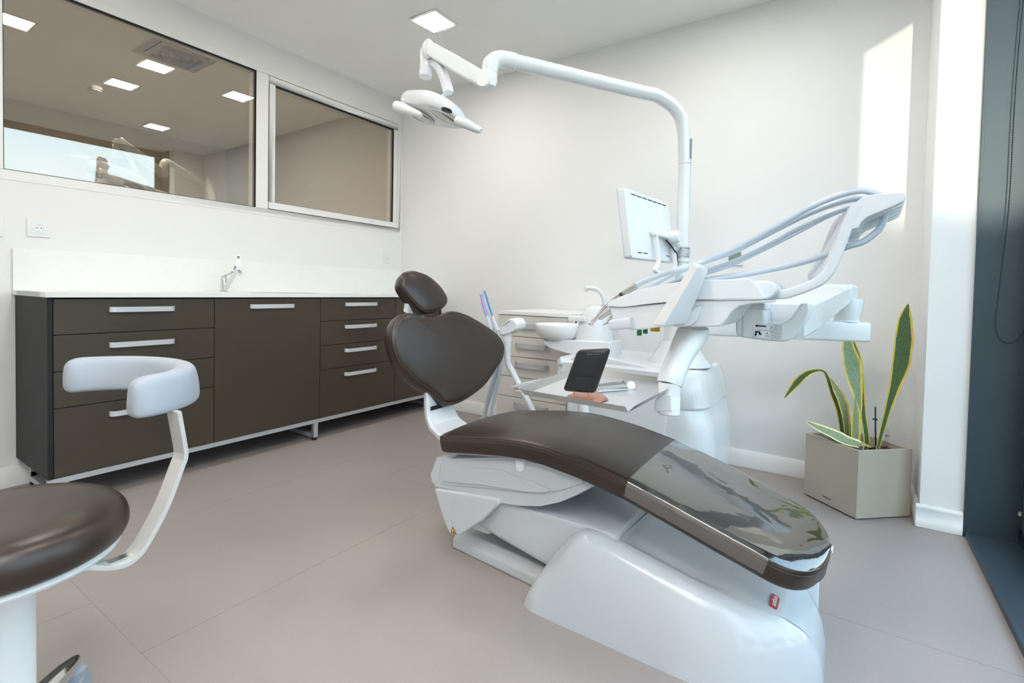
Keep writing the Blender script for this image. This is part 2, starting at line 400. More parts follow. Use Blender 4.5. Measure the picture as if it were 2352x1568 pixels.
struct(MB().box(0.447, -0.085, 0.0, 0.60, 2.80, 0.020).box(0.441, -0.085, 0.0, 0.452, 2.80, 0.024), 'sill', M['anth'], w3, 0.001)
struct(MB().box(0.586, 2.742, 0.15, 0.6, 2.756, 0.165), 'catch', M['alu_paint'], w3, 0.002)

# blind chain hanging in a loop beside the jamb
cp = resample(cr([(0.551, 2.775, 2.56)] + [(0.531,2.775,2.085),(0.524,2.775,1.779),(0.522,2.775,1.400),(0.511,2.775,1.156),(0.501,2.775,0.981),(0.499,2.775,0.896),(0.513,2.775,0.844),(0.542,2.775,0.828),(0.569,2.775,0.848),(0.582,2.775,0.885),(0.591,2.775,0.984),(0.595,2.775,1.224),(0.594,2.775,1.665)] + [(0.595, 2.772, 2.56)], 10), 1100, False)
rr = [0.0027 if i % 3 == 1 else 0.0012 for i in range(len(cp))]
ch = build(MB().tube(cp, rr, 6), 'blind_chain', M['rubber'], loc=(0.55, 2.775, 2.56))
tag(ch, 'black bead chain of a blind hanging in a loop beside the dark window jamb', 'chain')

# skirting boards
def skirting(mbx, nm): struct(mbx, nm, M['trim'], None, 0.003)
def sk_x(x0, x1, y): return MB().box(x0, y - 0.014, 0, x1, y, 0.085).prism([(x0, y - 0.014, 0.085), (x0, y, 0.085), (x0, y, 0.10), (x0, y - 0.006, 0.10)], (x1 - x0, 0, 0))
skirting(sk_x(XL, 0.29, YB), 'baseboard_back')
skirting(sk_x(0.276, 0.434, 2.815), 'baseboard_pillar')
skirting(MB().box(0.276, 2.8152, 0, 0.29, YB, 0.085).prism([(0.276, 2.8152, 0.085), (0.29, 2.8152, 0.085), (0.29, 2.8152, 0.10), (0.284, 2.8152, 0.10)], (0, YB - 2.8152, 0)), 'baseboard_right')
skirting(MB().box(XL, YF, 0, XL + 0.014, YB, 0.085).prism([(XL, YF, 0.085), (XL + 0.014, YF, 0.085), (XL + 0.006, YF, 0.10), (XL, YF, 0.10)], (0, YB - YF, 0)), 'baseboard_left')

# the room seen through the partition glass
struct(MB().box(-6.5, YF, 0.0, -6.4, YB, ZC).box(-6.5, YB, 0, XL - 0.1, YB + 0.12, ZC).box(-6.5, YF - 0.12, 0, XL - 0.1, YF, ZC), 'wall_beyond', M['tinted'])
struct(MB().box(-6.4, YF, -0.06, XL, YB, -0.001), 'floor_beyond', M['floor'])

# outside: ground and the trees that stand behind the window
struct(MB().box(0.76, -40, -0.25, 45, 45, -0.15), 'ground', mat('grass_ground', (96, 104, 78), 0.9, vary=0.25, scale=2))
M['crown'] = mat('tree_crown', (58, 70, 44), 0.8, vary=0.45, scale=9, bump=1.0, bscale=14); M['bark'] = mat('tree_bark', (84, 70, 56), 0.85, vary=0.3)
def outdoor_tree(x, y, h_, r, label):
    t = thing('garden_tree', label, 'tree', (x, y, -0.15), 'trees outside the window')
    build(MB().tube([(x, y, -0.15), (x + 0.05, y, h_ * 0.35), (x, y + 0.05, h_ * 0.7)], [0.16, 0.12, 0.07], 10), 'trunk', M['bark'], t)
    mb = MB()
    for q in range(9):
        a = 2 * math.pi * q / 9; rr_ = r * random.uniform(0.45, 0.62)
        mb.ell((x + r * 0.5 * math.cos(a), y + r * 0.5 * math.sin(a), h_ * 0.45 + (h_ * 0.5 - rr_ * 0.6) * (q % 3) / 2), (rr_, 0, 0), (0, rr_, 0), (0, 0, rr_ * 0.85), 14, 9)
    co = build(mb, 'crown', M['crown'], t, kind='stuff'); rnd = random.Random(int(x * 91))
    for v_ in co.data.vertices: v_.co += V((rnd.uniform(-1, 1), rnd.uniform(-1, 1), rnd.uniform(-1, 1))) * 0.10 * r
for i, (x, y, h_, r) in enumerate(((1.6, -15.5, 3.15, 1.7), (4.4, -15.0, 3.2, 1.8), (7.6, -14.0, 3.0, 1.8), (11, -10.5, 3.6, 2.0), (13, -6.0, 2.8, 1.6), (14, -1.5, 3.3, 1.8), (14, 3.5, 2.6, 1.6), (13, 8.0, 3.4, 1.9))):
    outdoor_tree(x, y, h_, r, 'dark round-crowned tree outside the window, mirrored in the clear leg-rest film')

# ------------------------------------------------------------------ ceiling lights, vents
def ceiling_light(x, y, label, group=None):
    t = thing('ceiling_light', label, 'light', (x, y, ZC), group)
    build(MB().box(x - 0.11, y - 0.11, ZC - 0.006, x - 0.09, y + 0.11, ZC).box(x + 0.09, y - 0.11, ZC - 0.006, x + 0.11, y + 0.11, ZC)
          .box(x - 0.09, y - 0.11, ZC - 0.006, x + 0.09, y - 0.09, ZC).box(x - 0.09, y + 0.09, ZC - 0.006, x + 0.09, y + 0.11, ZC), 'frame', M['trim'], t, 0.001)
    build(MB().box(x - 0.09, y - 0.09, ZC - 0.004, x + 0.09, y + 0.09, ZC - 0.001), 'diffuser', M['panel'], t)
    return t
c1 = ceiling_light(-2.18, 2.315, 'square flush ceiling light above the operating lamp')
GL = 'square ceiling lights seen mirrored in the partition glass'
for x, y, l in ((-2.20, 0.88, 'square ceiling light mirrored at the left edge of the big glass pane'), (-0.54, 2.31, 'square ceiling light mirrored low over the lamp in the big glass pane'),
                (-0.54, 0.88, 'square ceiling light over the floor behind the stool'), (-2.2, -0.75, 'square ceiling light at the far left end of the room'), (-0.54, -0.75, 'square ceiling light at the window end behind the camera')):
    dup(c1, (x + 2.18, y - 2.315, 0), l, GL)
c1['group'] = GL
dup(c1, (-4.44 + 2.18, 1.665 - 2.315, 0), 'bright square ceiling light beyond the glass beside the air vent', 'bright ceiling lights beyond the glass')
dup(c1, (-5.085 + 2.18, 1.66 - 2.315, 0), 'bright square ceiling light beyond the glass beside the smoke detector', 'bright ceiling lights beyond the glass')

for x, y in ((-5.0, 0.1), (-4.4, -1.2), (-5.6, -1.2)):  # extra unseen lights, added to brighten the room behind the glass
    dup(c1, (x + 2.18, y - 2.315, 0), 'added square ceiling light beyond the glass, unseen, brightening the next room', 'added unseen ceiling lights beyond the glass')
vt = thing('air_vent', 'square louvred air vent in the ceiling beyond the glass', 'vent', (-4.08, 1.66, ZC))
vx, vy = -4.08, 1.66
def ring_sq(x, y, r0, r1, z0, z1):
    return MB().prism([(x - r0, y - r0, z0), (x + r0, y - r0, z0), (x + r1, y - r1, z1), (x - r1, y - r1, z1)], (0, 0, 0.003)).prism([(x + r0, y - r0, z0), (x + r0, y + r0, z0), (x + r1, y + r1, z1), (x + r1, y - r1, z1)], (0, 0, 0.003)).prism(
        [(x + r0, y + r0, z0), (x - r0, y + r0, z0), (x - r1, y + r1, z1), (x + r1, y + r1, z1)], (0, 0, 0.003)).prism([(x - r0, y + r0, z0), (x - r0, y - r0, z0), (x - r1, y - r1, z1), (x - r1, y + r1, z1)], (0, 0, 0.003))
build(ring_sq(vx, vy, 0.205, 0.16, ZC - 0.012, ZC - 0.012), 'frame', M['trim'], vt)
build(MB().box(vx - 0.16, vy - 0.16, ZC - 0.004, vx + 0.16, vy + 0.16, ZC - 0.001), 'duct', M['gap'], vt)  # flat black sheet painted as the shade behind the louvres
for r0 in (0.148, 0.110, 0.072, 0.036):
    build(ring_sq(vx, vy, r0, r0 - 0.016, ZC - 0.012, ZC - 0.034), 'louvre', M['trim'], vt)
sd = thing('smoke_detector', 'small round smoke detector on the ceiling beyond the glass', 'detector', (-5.33, 1.55, ZC))
build(MB().lathe([(0.055, 0), (0.055, -0.02), (0.045, -0.03), (0.045, -0.045), (0.03, -0.05)], (-5.33, 1.55, ZC), n=20), 'housing', M['trim'], sd)
build(MB().lathe([(0.046, -0.033), (0.047, -0.035), (0.046, -0.038)], (-5.33, 1.55, ZC), n=20), 'slot_ring', M['gap'], sd)

# ------------------------------------------------------------------ dark cabinet run
XFc = -2.83
def bow_handle(parent, x, y0, y1, z, h_=0.024, mm=None, out=0.03, axis='y'):
    if axis == 'y': P = lambda o_, a_: (x + o_, a_, z)
    r_ = 0.022; pts = []
    path = [(0, y0 + 0.002), (out * 0.35, y0 + 0.002), (out * 0.8, y0 + 0.008), (out, y0 + r_), (out, y1 - r_), (out * 0.8, y1 - 0.008), (out * 0.35, y1 - 0.002), (0, y1 - 0.002)]
    t_ = 0.0025; inner = [(max(0, o_ - 0.005), a_ + (0.005 if i < 4 else -0.005) * (1 if i not in (3, 4) else 0)) for i, (o_, a_) in enumerate(path)]
    pr = [(x + o_, a_, z - h_ / 2) for o_, a_ in path] + [(x + o_, a_, z - h_ / 2) for o_, a_ in inner[::-1]]
    n = len(path); mb = MB(); up = V((0, 0, h_))
    for i in range(n - 1):
        q = [V((x + path[i][0], path[i][1], z - h_ / 2)), V((x + path[i + 1][0], path[i + 1][1], z - h_ / 2)), V((x + inner[i + 1][0], inner[i + 1][1], z - h_ / 2)), V((x + inner[i][0], inner[i][1], z - h_ / 2))]
        mb.prism(q, up)
    return build(mb, 'handle', mm or M['alu'], parent)
def cab_unit(label, y0, y1, edges, handles, kindname, door=False, drop=True):
    t = thing(kindname, label, 'cabinet', (XFc - 0.25, (y0 + y1) / 2, 0.138), None)
    build(MB().box(XL + 0.005, y0 + 0.001, 0.139, XFc - 0.019, y1 - 0.001, 0.9265), 'carcass', M['gap'], t)
    for (z0, z1), hz in zip(edges, handles):
        f = build(MB().box(XFc - 0.018, y0 + 0.0015, z0 + 0.0015, XFc, y1 - 0.0015, z1 - 0.0015), 'door' if door else 'drawer_front', M['dark_cab'], t, 0.0012)
        if hz is not None:
            yc = (y0 + y1) / 2; bow_handle(f, XFc, yc - 0.136, yc + 0.136, hz)
    return t
cab_unit('dark bronze cabinet unit with four wide drawers, leftmost of the run', 0.678, 1.338, ((0.764, 0.922), (0.604, 0.764), (0.444, 0.604), (0.140, 0.444)), (0.872, 0.708, 0.548, 0.388), 'drawer_cabinet')
cab_unit('dark bronze cabinet with one tall door, below the chrome tap', 1.338, 1.990, ((0.140, 0.922),), (0.876,), 'door_cabinet', True)
cab_unit('dark bronze cabinet unit with four drawers, left of the chair headrest', 1.990, 2.635, ((0.771, 0.922), (0.611, 0.771), (0.452, 0.611), (0.140, 0.452)), (0.880, 0.728, 0.567, 0.406), 'drawer_cabinet')
cab_unit('dark bronze cabinet with a plain door, behind the chair headrest', 2.635, 3.126, ((0.140, 0.922),), (0.876,), 'door_cabinet', True)
ep = build(MB().box(XL + 0.004, 0.659, 0.138, XFc, 0.677, 0.9265), 'cabinet_end_panel', M['dark_end'], bevel=0.001, loc=(-3.05, 0.668, 0.138))
tag(ep, 'anthracite end panel closing the left end of the cabinet run', 'panel')
ep2 = build(MB().box(XL + 0.004, 3.128, 0.138, XFc, 3.146, 0.9265), 'cabinet_end_panel', M['dark_end'], bevel=0.001, loc=(-3.05, 3.137, 0.138))
tag(ep2, 'anthracite end panel closing the corner end of the cabinet run', 'panel')
st = thing('cabinet_stand', 'silver square-tube stand carrying the dark cabinets', 'frame', (-3.05, 1.9, 0))
build(MB().box(XFc - 0.03, 0.66, 0.113, XFc - 0.003, 3.146, 0.138).box(XL + 0.03, 0.66, 0.113, XL + 0.057, 3.146, 0.138), 'rail', M['alu_paint'], st, 0.001)
for y_ in (0.70, 1.952, 3.06):
    l_ = build(MB().box(XFc - 0.03, y_, 0.02, XFc - 0.003, y_ + 0.03, 0.113).box(XL + 0.03, y_, 0.02, XL + 0.057, y_ + 0.03, 0.113).box(XL + 0.057, y_, 0.02, XFc - 0.03, y_ + 0.03, 0.045), 'leg', M['alu_paint'], st, 0.001)
    build(MB().lathe([(0.014, 0), (0.016, 0.004), (0.016, 0.012), (0.008, 0.02)], (XFc - 0.022, y_ + 0.015, 0), n=14), 'foot', M['rubber'], l_)
    build(MB().lathe([(0.014, 0), (0.016, 0.004), (0.016, 0.012), (0.008, 0.02)], (XL + 0.043, y_ + 0.015, 0), n=14), 'foot', M['rubber'], l_)

# worktop with splashback and sunken basin
wt = thing('worktop', 'long white worktop with splashback and sunken basin over the dark cabinets', 'worktop', (-3.07, 1.9, 0.928))
sy0, sy1, sx0, sx1 = 1.72, 2.16, -3.20, -2.91
build(MB().box(XL + 0.001, 0.650, 0.928, sx0, 3.150, 0.950).box(sx1, 0.650, 0.928, -2.812, 3.150, 0.950).box(sx0, 0.650, 0.928, sx1, sy0, 0.950).box(sx0, sy1, 0.928, sx1, 3.150, 0.950), 'slab', M['worktop'], wt)
build(MB().box(XL + 0.001, 0.650, 0.950, XL + 0.014, 3.150, 1.152), 'splashback', M['worktop'], wt, 0.001)
build(MB().prism([(sx0, sy0, 0.948), (sx0, sy1, 0.948), (sx0 + 0.03, sy1 - 0.03, 0.9275), (sx0 + 0.03, sy0 + 0.03, 0.9275)], (0.002, 0, 0)).prism([(sx1, sy0, 0.948), (sx1, sy1, 0.948), (sx1 - 0.03, sy1 - 0.03, 0.9275), (sx1 - 0.03, sy0 + 0.03, 0.9275)], (-0.002, 0, 0))
      .box(sx0 + 0.02, sy0 + 0.02, 0.9270, sx1 - 0.02, sy1 - 0.02, 0.9280), 'basin', M['worktop'], wt)

# tap
tp = thing('tap', 'chrome basin tap with a long curved lever on the white worktop', 'tap', (-3.200,1.566,0.960))
tx, ty = (-3.200,1.566,0.960)[:2]
build(MB().lathe([(0.024, 0.9505), (0.024, 0.957), (0.020, 0.96), (0.020, 1.025), (0.0195, 1.03), (0.016, 1.045), (0.009, 1.053), (0.001, 1.055)], (tx, ty, 0), n=22), 'body', M['chrome'], tp)
build(MB().tube(cr([(tx + 0.005, ty + 0.004, 0.965), (tx + 0.05, ty + 0.012, 1.02), (tx + 0.09, ty + 0.022, 1.065), (tx + 0.115, ty + 0.03, 1.078), (tx + 0.13, ty + 0.034, 1.064)], 5), [0.015] * 6 + [0.014] * 6 + [0.0125] * 9, 12), 'spout', M['chrome'], tp)
build(MB().sweep(cr([(tx + 0.005, ty, 1.05)] + [(-3.160,1.595,1.071),(-3.160,1.616,1.110),(-3.160,1.632,1.143),(-3.160,1.637,1.182)], 5), [[(0.006 + 0.0002 * i, 0.004), (-0.006 - 0.0002 * i, 0.004), (-0.006 - 0.0002 * i, -0.004), (0.006 + 0.0002 * i, -0.004)] for i in range(21)], (0.3, 1, 0)), 'lever', M['chrome'], tp, 0.001)

# sockets
def socket(y, z, label, plate=0.044):
    t = thing('wall_socket', label, 'socket', (XL, y, z), None)
    build(MB().box(XL, y - plate, z - 0.043, XL + 0.008, y + plate, z + 0.043), 'cover_plate', M['plast'], t, 0.002)
    build(MB().box(XL + 0.008, y - 0.027, z - 0.027, XL + 0.011, y + 0.027, z + 0.027), 'inset', M['plast'], t, 0.001)
    build(MB().lathe([(0.021, 0.0112), (0.021, 0.0135), (0.0185, 0.0135), (0.0180, 0.0115), (0.001, 0.0115)], (XL, y, z), (1, 0, 0), 24), 'well', M['plast'], t)
    for d in (-0.008, 0.008):
        build(MB().lathe([(0.0024, 0.0112), (0.0024, 0.0120)], (XL, y + d, z), (1, 0, 0), 10), 'pin_hole', M['gap'], t)
    build(MB().box(XL + 0.0112, y - 0.002, z + 0.013, XL + 0.0135, y + 0.002, z + 0.019), 'earth_clip', M['steel'], t)
    build(MB().box(XL + 0.0112, y - 0.002, z - 0.019, XL + 0.0135, y + 0.002, z - 0.013), 'earth_clip', M['steel'], t)
socket(0.745, 1.257, 'white square wall socket above the left end of the splashback')
socket(2.99, 1.255, 'small white wall socket beside the room corner, above the splashback')
sw = thing('light_switch', 'white wall switch cut off by the left edge of the photo', 'switch', (XL, 0.575, 1.243))
build(MB().box(XL, 0.535, 1.203, XL + 0.008, 0.619, 1.283), 'cover_plate', M['plast'], sw, 0.002)
build(MB().box(XL + 0.008, 0.553, 1.218, XL + 0.012, 0.601, 1.268), 'rocker', M['plast'], sw, 0.001)
th = thing('thermostat', 'white wall thermostat with grey display, half hidden behind the hoses', 'thermostat', (-0.555, YB, 1.216))
build(MB().box(-0.600, YB - 0.012, 1.170, -0.511, YB, 1.262), 'housing', M['plast'], th, 0.003)
build(MB().box(-0.590, YB - 0.0135, 1.190, -0.522, YB - 0.011, 1.248), 'display', M['screen'], th)
build(MB().box(-0.530, YB - 0.015, 1.188, -0.520, YB - 0.012, 1.206), 'button', M['ink'], th)

# ------------------------------------------------------------------ planter and snake plant
PA, PB, PC_, PD = V((-0.155, 2.903, 0)), V((0.062, 2.706, 0)), V((0.268, 2.897, 0)), V((0.055, 3.092, 0))
PH = 0.316; pc = (PA + PB + PC_ + PD) / 4
pt_ = thing('planter', 'square taupe planter standing in the corner beside the white pillar', 'planter', pc)
def inset(d): return [p + (pc - p).normalized() * d * 1.414 for p in (PA, PB, PC_, PD)]
up = lambda z: V((0, 0, z))
o_, i_ = [PA, PB, PC_, PD], inset(0.014)
b = MB()
b.add([p + up(0.006) for p in o_] + [p + up(PH) for p in o_] + [p + up(PH) for p in i_] + [p + up(0.225) for p in i_],
      [(3, 2, 1, 0)] + [(k * 4 + j, k * 4 + (j + 1) % 4, k * 4 + 4 + (j + 1) % 4, k * 4 + 4 + j) for k in range(3) for j in range(4)] + [(12, 13, 14, 15)])
pot = build(b, 'pot', M['pot'], pt_, 0.004)
q_ = inset(0.012)
build(MB().prism([p + up(0.0005) for p in q_], (0, 0, 0.009)), 'base', M['rubber'], pt_)
q1, q2 = inset(0.016), inset(0.045)
build(MB().add([p + up(0.268) for p in q1] + [p + up(0.270) for p in q2] + [p + up(0.232) for p in q2], [(j, (j + 1) % 4, 4 + (j + 1) % 4, 4 + j) for j in range(4)] + [(4 + j, 4 + (j + 1) % 4, 8 + (j + 1) % 4, 8 + j) for j in range(4)]), 'liner', M['black'], pt_)
b = MB(); N_ = 9; vs = []
for i in range(N_):
    for j in range(N_):
        u, v_ = i / (N_ - 1), j / (N_ - 1); p = q2[0] * (1 - u) * (1 - v_) + q2[1] * u * (1 - v_) + q2[2] * u * v_ + q2[3] * (1 - u) * v_
        vs.append(p + up(0.258 + random.uniform(-0.006, 0.006)))
b.add(vs, [(i * N_ + j, (i + 1) * N_ + j, (i + 1) * N_ + j + 1, i * N_ + j + 1) for i in range(N_ - 1) for j in range(N_ - 1)])
build(b, 'soil', M['soil'], pt_, kind='stuff')
# signature near the left face's bottom corner
fa, fb = PA, PB; fd = (fb - fa).normalized(); fn = V((fd.y, -fd.x, 0))
letters('Lechuza', 0.0155, fa.lerp(fb, 0.455) + up(0.040) + fn * 0.0006, fd, (0, 0, 1), M['ink'], pot, 'lettering', 0.0003, 0.55)

def leaf(parent, spine, widths, mats, face, cup=0.25, twist=0.0):
    P = cr(spine, 6); n = len(P); rings = []
    for i, p in enumerate(P):
        t = (P[min(i + 1, n - 1)] - P[max(i - 1, 0)]).normalized(); f = i / (n - 1)
        k_ = f * (len(widths) - 1); a_ = int(min(k_, len(widths) - 2)); wd = max(0.0006, (widths[a_] * (1 - (k_ - a_)) + widths[a_ + 1] * (k_ - a_))) / 2
        fc = V(face); fc = Matrix.Rotation(twist * f, 3, t) @ fc
        s_ = t.cross(fc).normalized(); nn = s_.cross(t).normalized()
        e_ = min(0.0085, wd * 0.36); th_ = min(0.0016, wd * 0.2)
        xs = (-wd, -wd + e_, 0, wd - e_, wd)
        top = [p + s_ * x + nn * (cup * (x * x) / max(wd, 1e-4) - cup * wd * 0.5 + (0 if abs(x) == wd else th_)) for x in xs]
        bot = [p + s_ * x + nn * (cup * (x * x) / max(wd, 1e-4) - cup * wd * 0.5 - th_) for x in xs[1:-1]]
        rings.append(top + bot[::-1])
    mb = MB(); m = len(rings[0])
    vs = [q for r in rings for q in r]; mb.add(vs, [])
    for k in range(n - 1):
        for i in range(m):
            j = (i + 1) % m; mb.f.append([k * m + i, k * m + j, (k + 1) * m + j, (k + 1) * m + i]); mb.m.append(1 if i in (0, 3, 4, 7) else 0)
    mb.f.append(list(range(m))); mb.m.append(0); mb.f.append([(n - 1) * m + i for i in range(m)]); mb.m.append(0)
    return build(mb, 'leaf', mats, parent, angle=50)
sp = thing('snake_plant', 'snake plant with yellow-edged leaves growing in the taupe planter', 'plant', pc + up(0.255))
k = 0.236 * 3.0 / 1147 * 0.87
FV = (0.4, -0.9, 0.1)
DY, LY = [M['leaf_d'], M['leaf_y']], [M['leaf_l'], M['leaf_y']]
leaf(sp, [tuple(pc + V((0.075, -0.03, 0.25)))] + [(0.141,2.900,0.312),(0.167,2.900,0.466),(0.190,2.900,0.586),(0.209,2.900,0.697),(0.216,2.900,0.810),(0.218,2.900,0.906),(0.228,2.900,0.976)], [k * x for x in (26, 34, 52, 90, 145, 150, 110, 4)], DY, FV)
leaf(sp, [(0.03, 2.87, 0.25)] + [(0.053,2.860,0.315),(0.056,2.860,0.428),(0.053,2.860,0.525),(0.038,2.860,0.605),(0.025,2.860,0.683),(0.009,2.860,0.750),(0.001,2.860,0.807),(-0.017,2.860,0.868),(-0.043,2.860,0.936)], [k * x for x in (36, 44, 52, 70, 125, 150, 110, 70, 50, 2)], LY, FV)
leaf(sp, [(-0.02, 2.92, 0.25)] + [(-0.003,2.900,0.325),(-0.019,2.900,0.442),(-0.045,2.900,0.519),(-0.073,2.900,0.602),(-0.090,2.900,0.630),(-0.121,2.900,0.631),(-0.164,2.900,0.607),(-0.204,2.900,0.558),(-0.256,2.900,0.473)], [k * x for x in (36, 50, 58, 62, 44, 30, 34, 60, 74, 2)], DY, (0.5, -0.8, 0.35), twist=0.5)
leaf(sp, [(0.0, 2.91, 0.25)] + [(0.016,2.880,0.327),(0.006,2.880,0.439),(-0.011,2.880,0.508),(-0.037,2.880,0.560),(-0.062,2.880,0.608)], [k * x for x in (36, 48, 80, 70, 2)], LY, FV)
leaf(sp, [(0.055, 2.93, 0.25)] + [(0.095,2.920,0.294),(0.078,2.920,0.445),(0.066,2.920,0.567),(0.057,2.920,0.664),(0.040,2.920,0.736),(0.019,2.920,0.794),(-0.002,2.920,0.824)], [k * x for x in (40, 54, 50, 64, 74, 50, 2)], DY, FV, twist=0.5)
leaf(sp, [(0.025, 2.85, 0.25)] + [(0.047,2.840,0.319),(0.048,2.840,0.402),(0.046,2.840,0.474),(0.039,2.840,0.530)], [k * x for x in (52, 78, 74, 2)], LY, FV)
leaf(sp, [(0.045, 2.82, 0.255)] + [(0.069,2.800,0.315),(0.016,2.800,0.329),(-0.041,2.800,0.352),(-0.109,2.800,0.376),(-0.158,2.800,0.397)], [k * x for x in (30, 84, 118, 84, 2)], [M['leaf_l'], M['leaf_b']], (0.35, -0.6, 0.7))
leaf(sp, [(0.01, 2.94, 0.25)] + [(0.033,2.930,0.340),(0.015,2.930,0.403),(-0.002,2.930,0.462)], [k * x for x in (50, 42, 2)], DY, FV)
leaf(sp, [(0.04, 2.83, 0.25)] + [(0.062,2.800,0.318),(0.088,2.800,0.323),(0.111,2.800,0.315)], [k * x for x in (40, 50, 2)], LY, (0.2, -0.4, 0.9))
gs = thing('plant_stake', 'thin dark plant stake with a crosspiece in the taupe planter', 'stake', (0.10, 2.93, 0.25))
build(MB().tube([(0.133,2.930,0.282),(0.129,2.930,0.344),(0.124,2.930,0.481)], 0.0030, 8), 'stem', M['black'], gs)
build(MB().tube([(0.115,2.930,0.421),(0.135,2.930,0.422)], 0.0035, 8), 'crosspiece', M['black'], gs)
wi = thing('water_indicator', 'clear water level tube with a red float at the planter rim', 'gauge', (0.165, 2.90, 0.26))
wx, wy = 0.172, 2.925
build(MB().prism([(wx - 0.05, wy - 0.02, 0.262), (wx + 0.03, wy - 0.05, 0.262), (wx + 0.05, wy, 0.262), (wx - 0.03, wy + 0.04, 0.262)], (0, 0, 0.030)), 'filler_lid', M['black'], wi, 0.002)
build(MB().lathe([(0.010, 0.29), (0.010, 0.374), (0.007, 0.384), (0.001, 0.387)], (wx, wy, 0), n=14), 'tube', M['clear2'], wi)
build(MB().lathe([(0.006, 0.294), (0.006, 0.304)], (wx, wy, 0), n=10), 'float', M['red'], wi)
build(MB().lathe([(0.0072, 0.35), (0.0072, 0.354)], (wx, wy, 0), n=10), 'level_mark', M['red'], wi)

# ------------------------------------------------------------------ stool in the left foreground
SCx, SCy = -1.35, 0.244
so = thing('operator_stool', 'round brown leather stool with a grey curved arm rest, left foreground', 'stool', (SCx, SCy, 0))
build(MB().lathe([(q.x, q.y) for q in cr([(a_, b_, 0) for a_, b_ in [(0.15, 0.462), (0.178, 0.463), (0.191, 0.470), (0.199, 0.485), (0.200, 0.503), (0.194, 0.522), (0.180, 0.537), (0.155, 0.546), (0.12, 0.549), (0.06, 0.548), (0.001, 0.547)]], 4)], (SCx, SCy, 0), n=128), 'seat', M['leather'], so, angle=60)
build(MB().lathe([(0.05, 0.438), (0.150, 0.442), (0.182, 0.450), (0.186, 0.456), (0.180, 0.463)], (SCx, SCy, 0), n=96), 'seat_shell', M['plast'], so)
build(MB().lathe([(0.030, 0.085), (0.048, 0.10), (0.053, 0.13), (0.0525, 0.15), (0.0505, 0.155), (0.0505, 0.42), (0.044, 0.44)], (SCx, SCy, 0), n=36), 'column', M['plast'], so)
build(MB().lathe([(0.052, 0.078), (0.060, 0.09), (0.060, 0.115), (0.045, 0.132)], (SCx, SCy, 0), n=30), 'hub', M['chrome'], so)
for q in range(5):
    a = math.radians(137 + 72 * q); u = V((math.cos(a), math.sin(a), 0)); s_ = V((-u.y, u.x, 0)); c = V((SCx, SCy, 0))
    lg = MB()
    lg.loft([[c + u * r + s_ * (wv * x) + up(z0 + (z1 - z0) * y) for x, y in ((-1, 0), (1, 0), (1, 0.7), (0.5, 1), (-0.5, 1), (-1, 0.7))] for r, wv, z0, z1 in ((0.04, 0.026, 0.085, 0.122), (0.12, 0.024, 0.083, 0.118), (0.19, 0.019, 0.078, 0.107), (0.235, 0.010, 0.074, 0.096), (0.245, 0.003, 0.076, 0.09))])
    lo = build(lg, 'leg', M['chrome'], so, 0.002)
    cc = c + u * 0.225
    build(MB().lathe([(0.024, -0.011), (0.027, -0.007), (0.027, 0.007), (0.024, 0.011)], cc + up(0.0272) + s_ * 0.014, s_, 20), 'caster_wheel', M['pad'], lo)
    build(MB().lathe([(0.024, -0.011), (0.027, -0.007), (0.027, 0.007), (0.024, 0.011)], cc + up(0.0272) - s_ * 0.014, s_, 20), 'caster_wheel', M['pad'], lo)
    build(MB().lathe([(0.022, 0.030), (0.026, 0.045), (0.024, 0.066), (0.008, 0.074)], cc, n=18), 'caster_fork', M['pad'], lo)
c = V((SCx, SCy, 0)); nv = V((-0.9962, -0.0872, 0)); dvv = V((-0.0872, 0.9962, 0))
ae = [V(q) for q in [(-1.192,0.333,0.451),(-1.195,0.365,0.435),(-1.197,0.394,0.426),(-1.199,0.417,0.431),(-1.201,0.437,0.451),(-1.204,0.475,0.516),(-1.207,0.505,0.592),(-1.208,0.511,0.606),(-1.208,0.513,0.616),(-1.208,0.512,0.634),(-1.206,0.498,0.719)]]
ae = [V((SCx + 0.075, SCy + 0.02, 0.452)), V((SCx + 0.12, SCy + 0.045, 0.452))] + [q + V((0, 0, 0)) for q in ae]
build(MB().sweep(cr([q + nv * (0.0225 if i > 1 else 0) for i, q in enumerate(ae)], 4), [(0.0225, 0.0050), (-0.0225, 0.0050), (-0.0225, -0.0050), (0.0225, -0.0050)], nv), 'support_arm', M['arm_m'], so, 0.0015)
build(MB().obox(ae[4] + nv * 0.0225 + V((0, 0, 0.0075)), nv * 0.010, dvv * 0.024, up(0.003)), 'clamp', M['steel'], so, 0.001)
rings = []
pcx, pcy = -1.445, 0.42
for i in range(29):
    f = i / 28; e_ = min(1.0, math.sqrt(max(0, 1 - (1 - min(f, 1 - f) / 0.07) ** 2))) if min(f, 1 - f) < 0.07 else 1.0
    ar = math.radians(-2 + 184 * f); d = V((math.cos(ar), 0.80 * math.sin(ar), 0)); n_ = V((math.cos(ar), math.sin(ar) * 1.1, 0)).normalized()
    hw = 0.036 * (0.55 + 0.45 * e_); z0, z1 = 0.714, 0.714 + 0.088 * (0.82 + 0.18 * e_)
    sec = []
    for x, z in ((-0.80, 0.0), (0.86, 0.0), (1.0, 0.10), (0.96, 0.45), (0.80, 0.82), (0.62, 0.95), (0.35, 1.0), (-0.2, 0.99), (-0.50, 0.93), (-0.72, 0.76), (-0.92, 0.35), (-0.96, 0.10)):
        sec.append(V((pcx, pcy, 0)) + d * 0.205 + n_ * (hw * x) + up(z0 + (z1 - z0) * z))
    rings.append(sec)
build(MB().loft(rings), 'arm_rest', M['pad'], so, angle=65, sub=2)

# ================================================================== dental chair
dc = thing('dental_chair', 'brown leather dental chair on a glossy white base, in the middle of the room', 'dental chair', (-0.65, 1.6, 0))
YC = 1.6
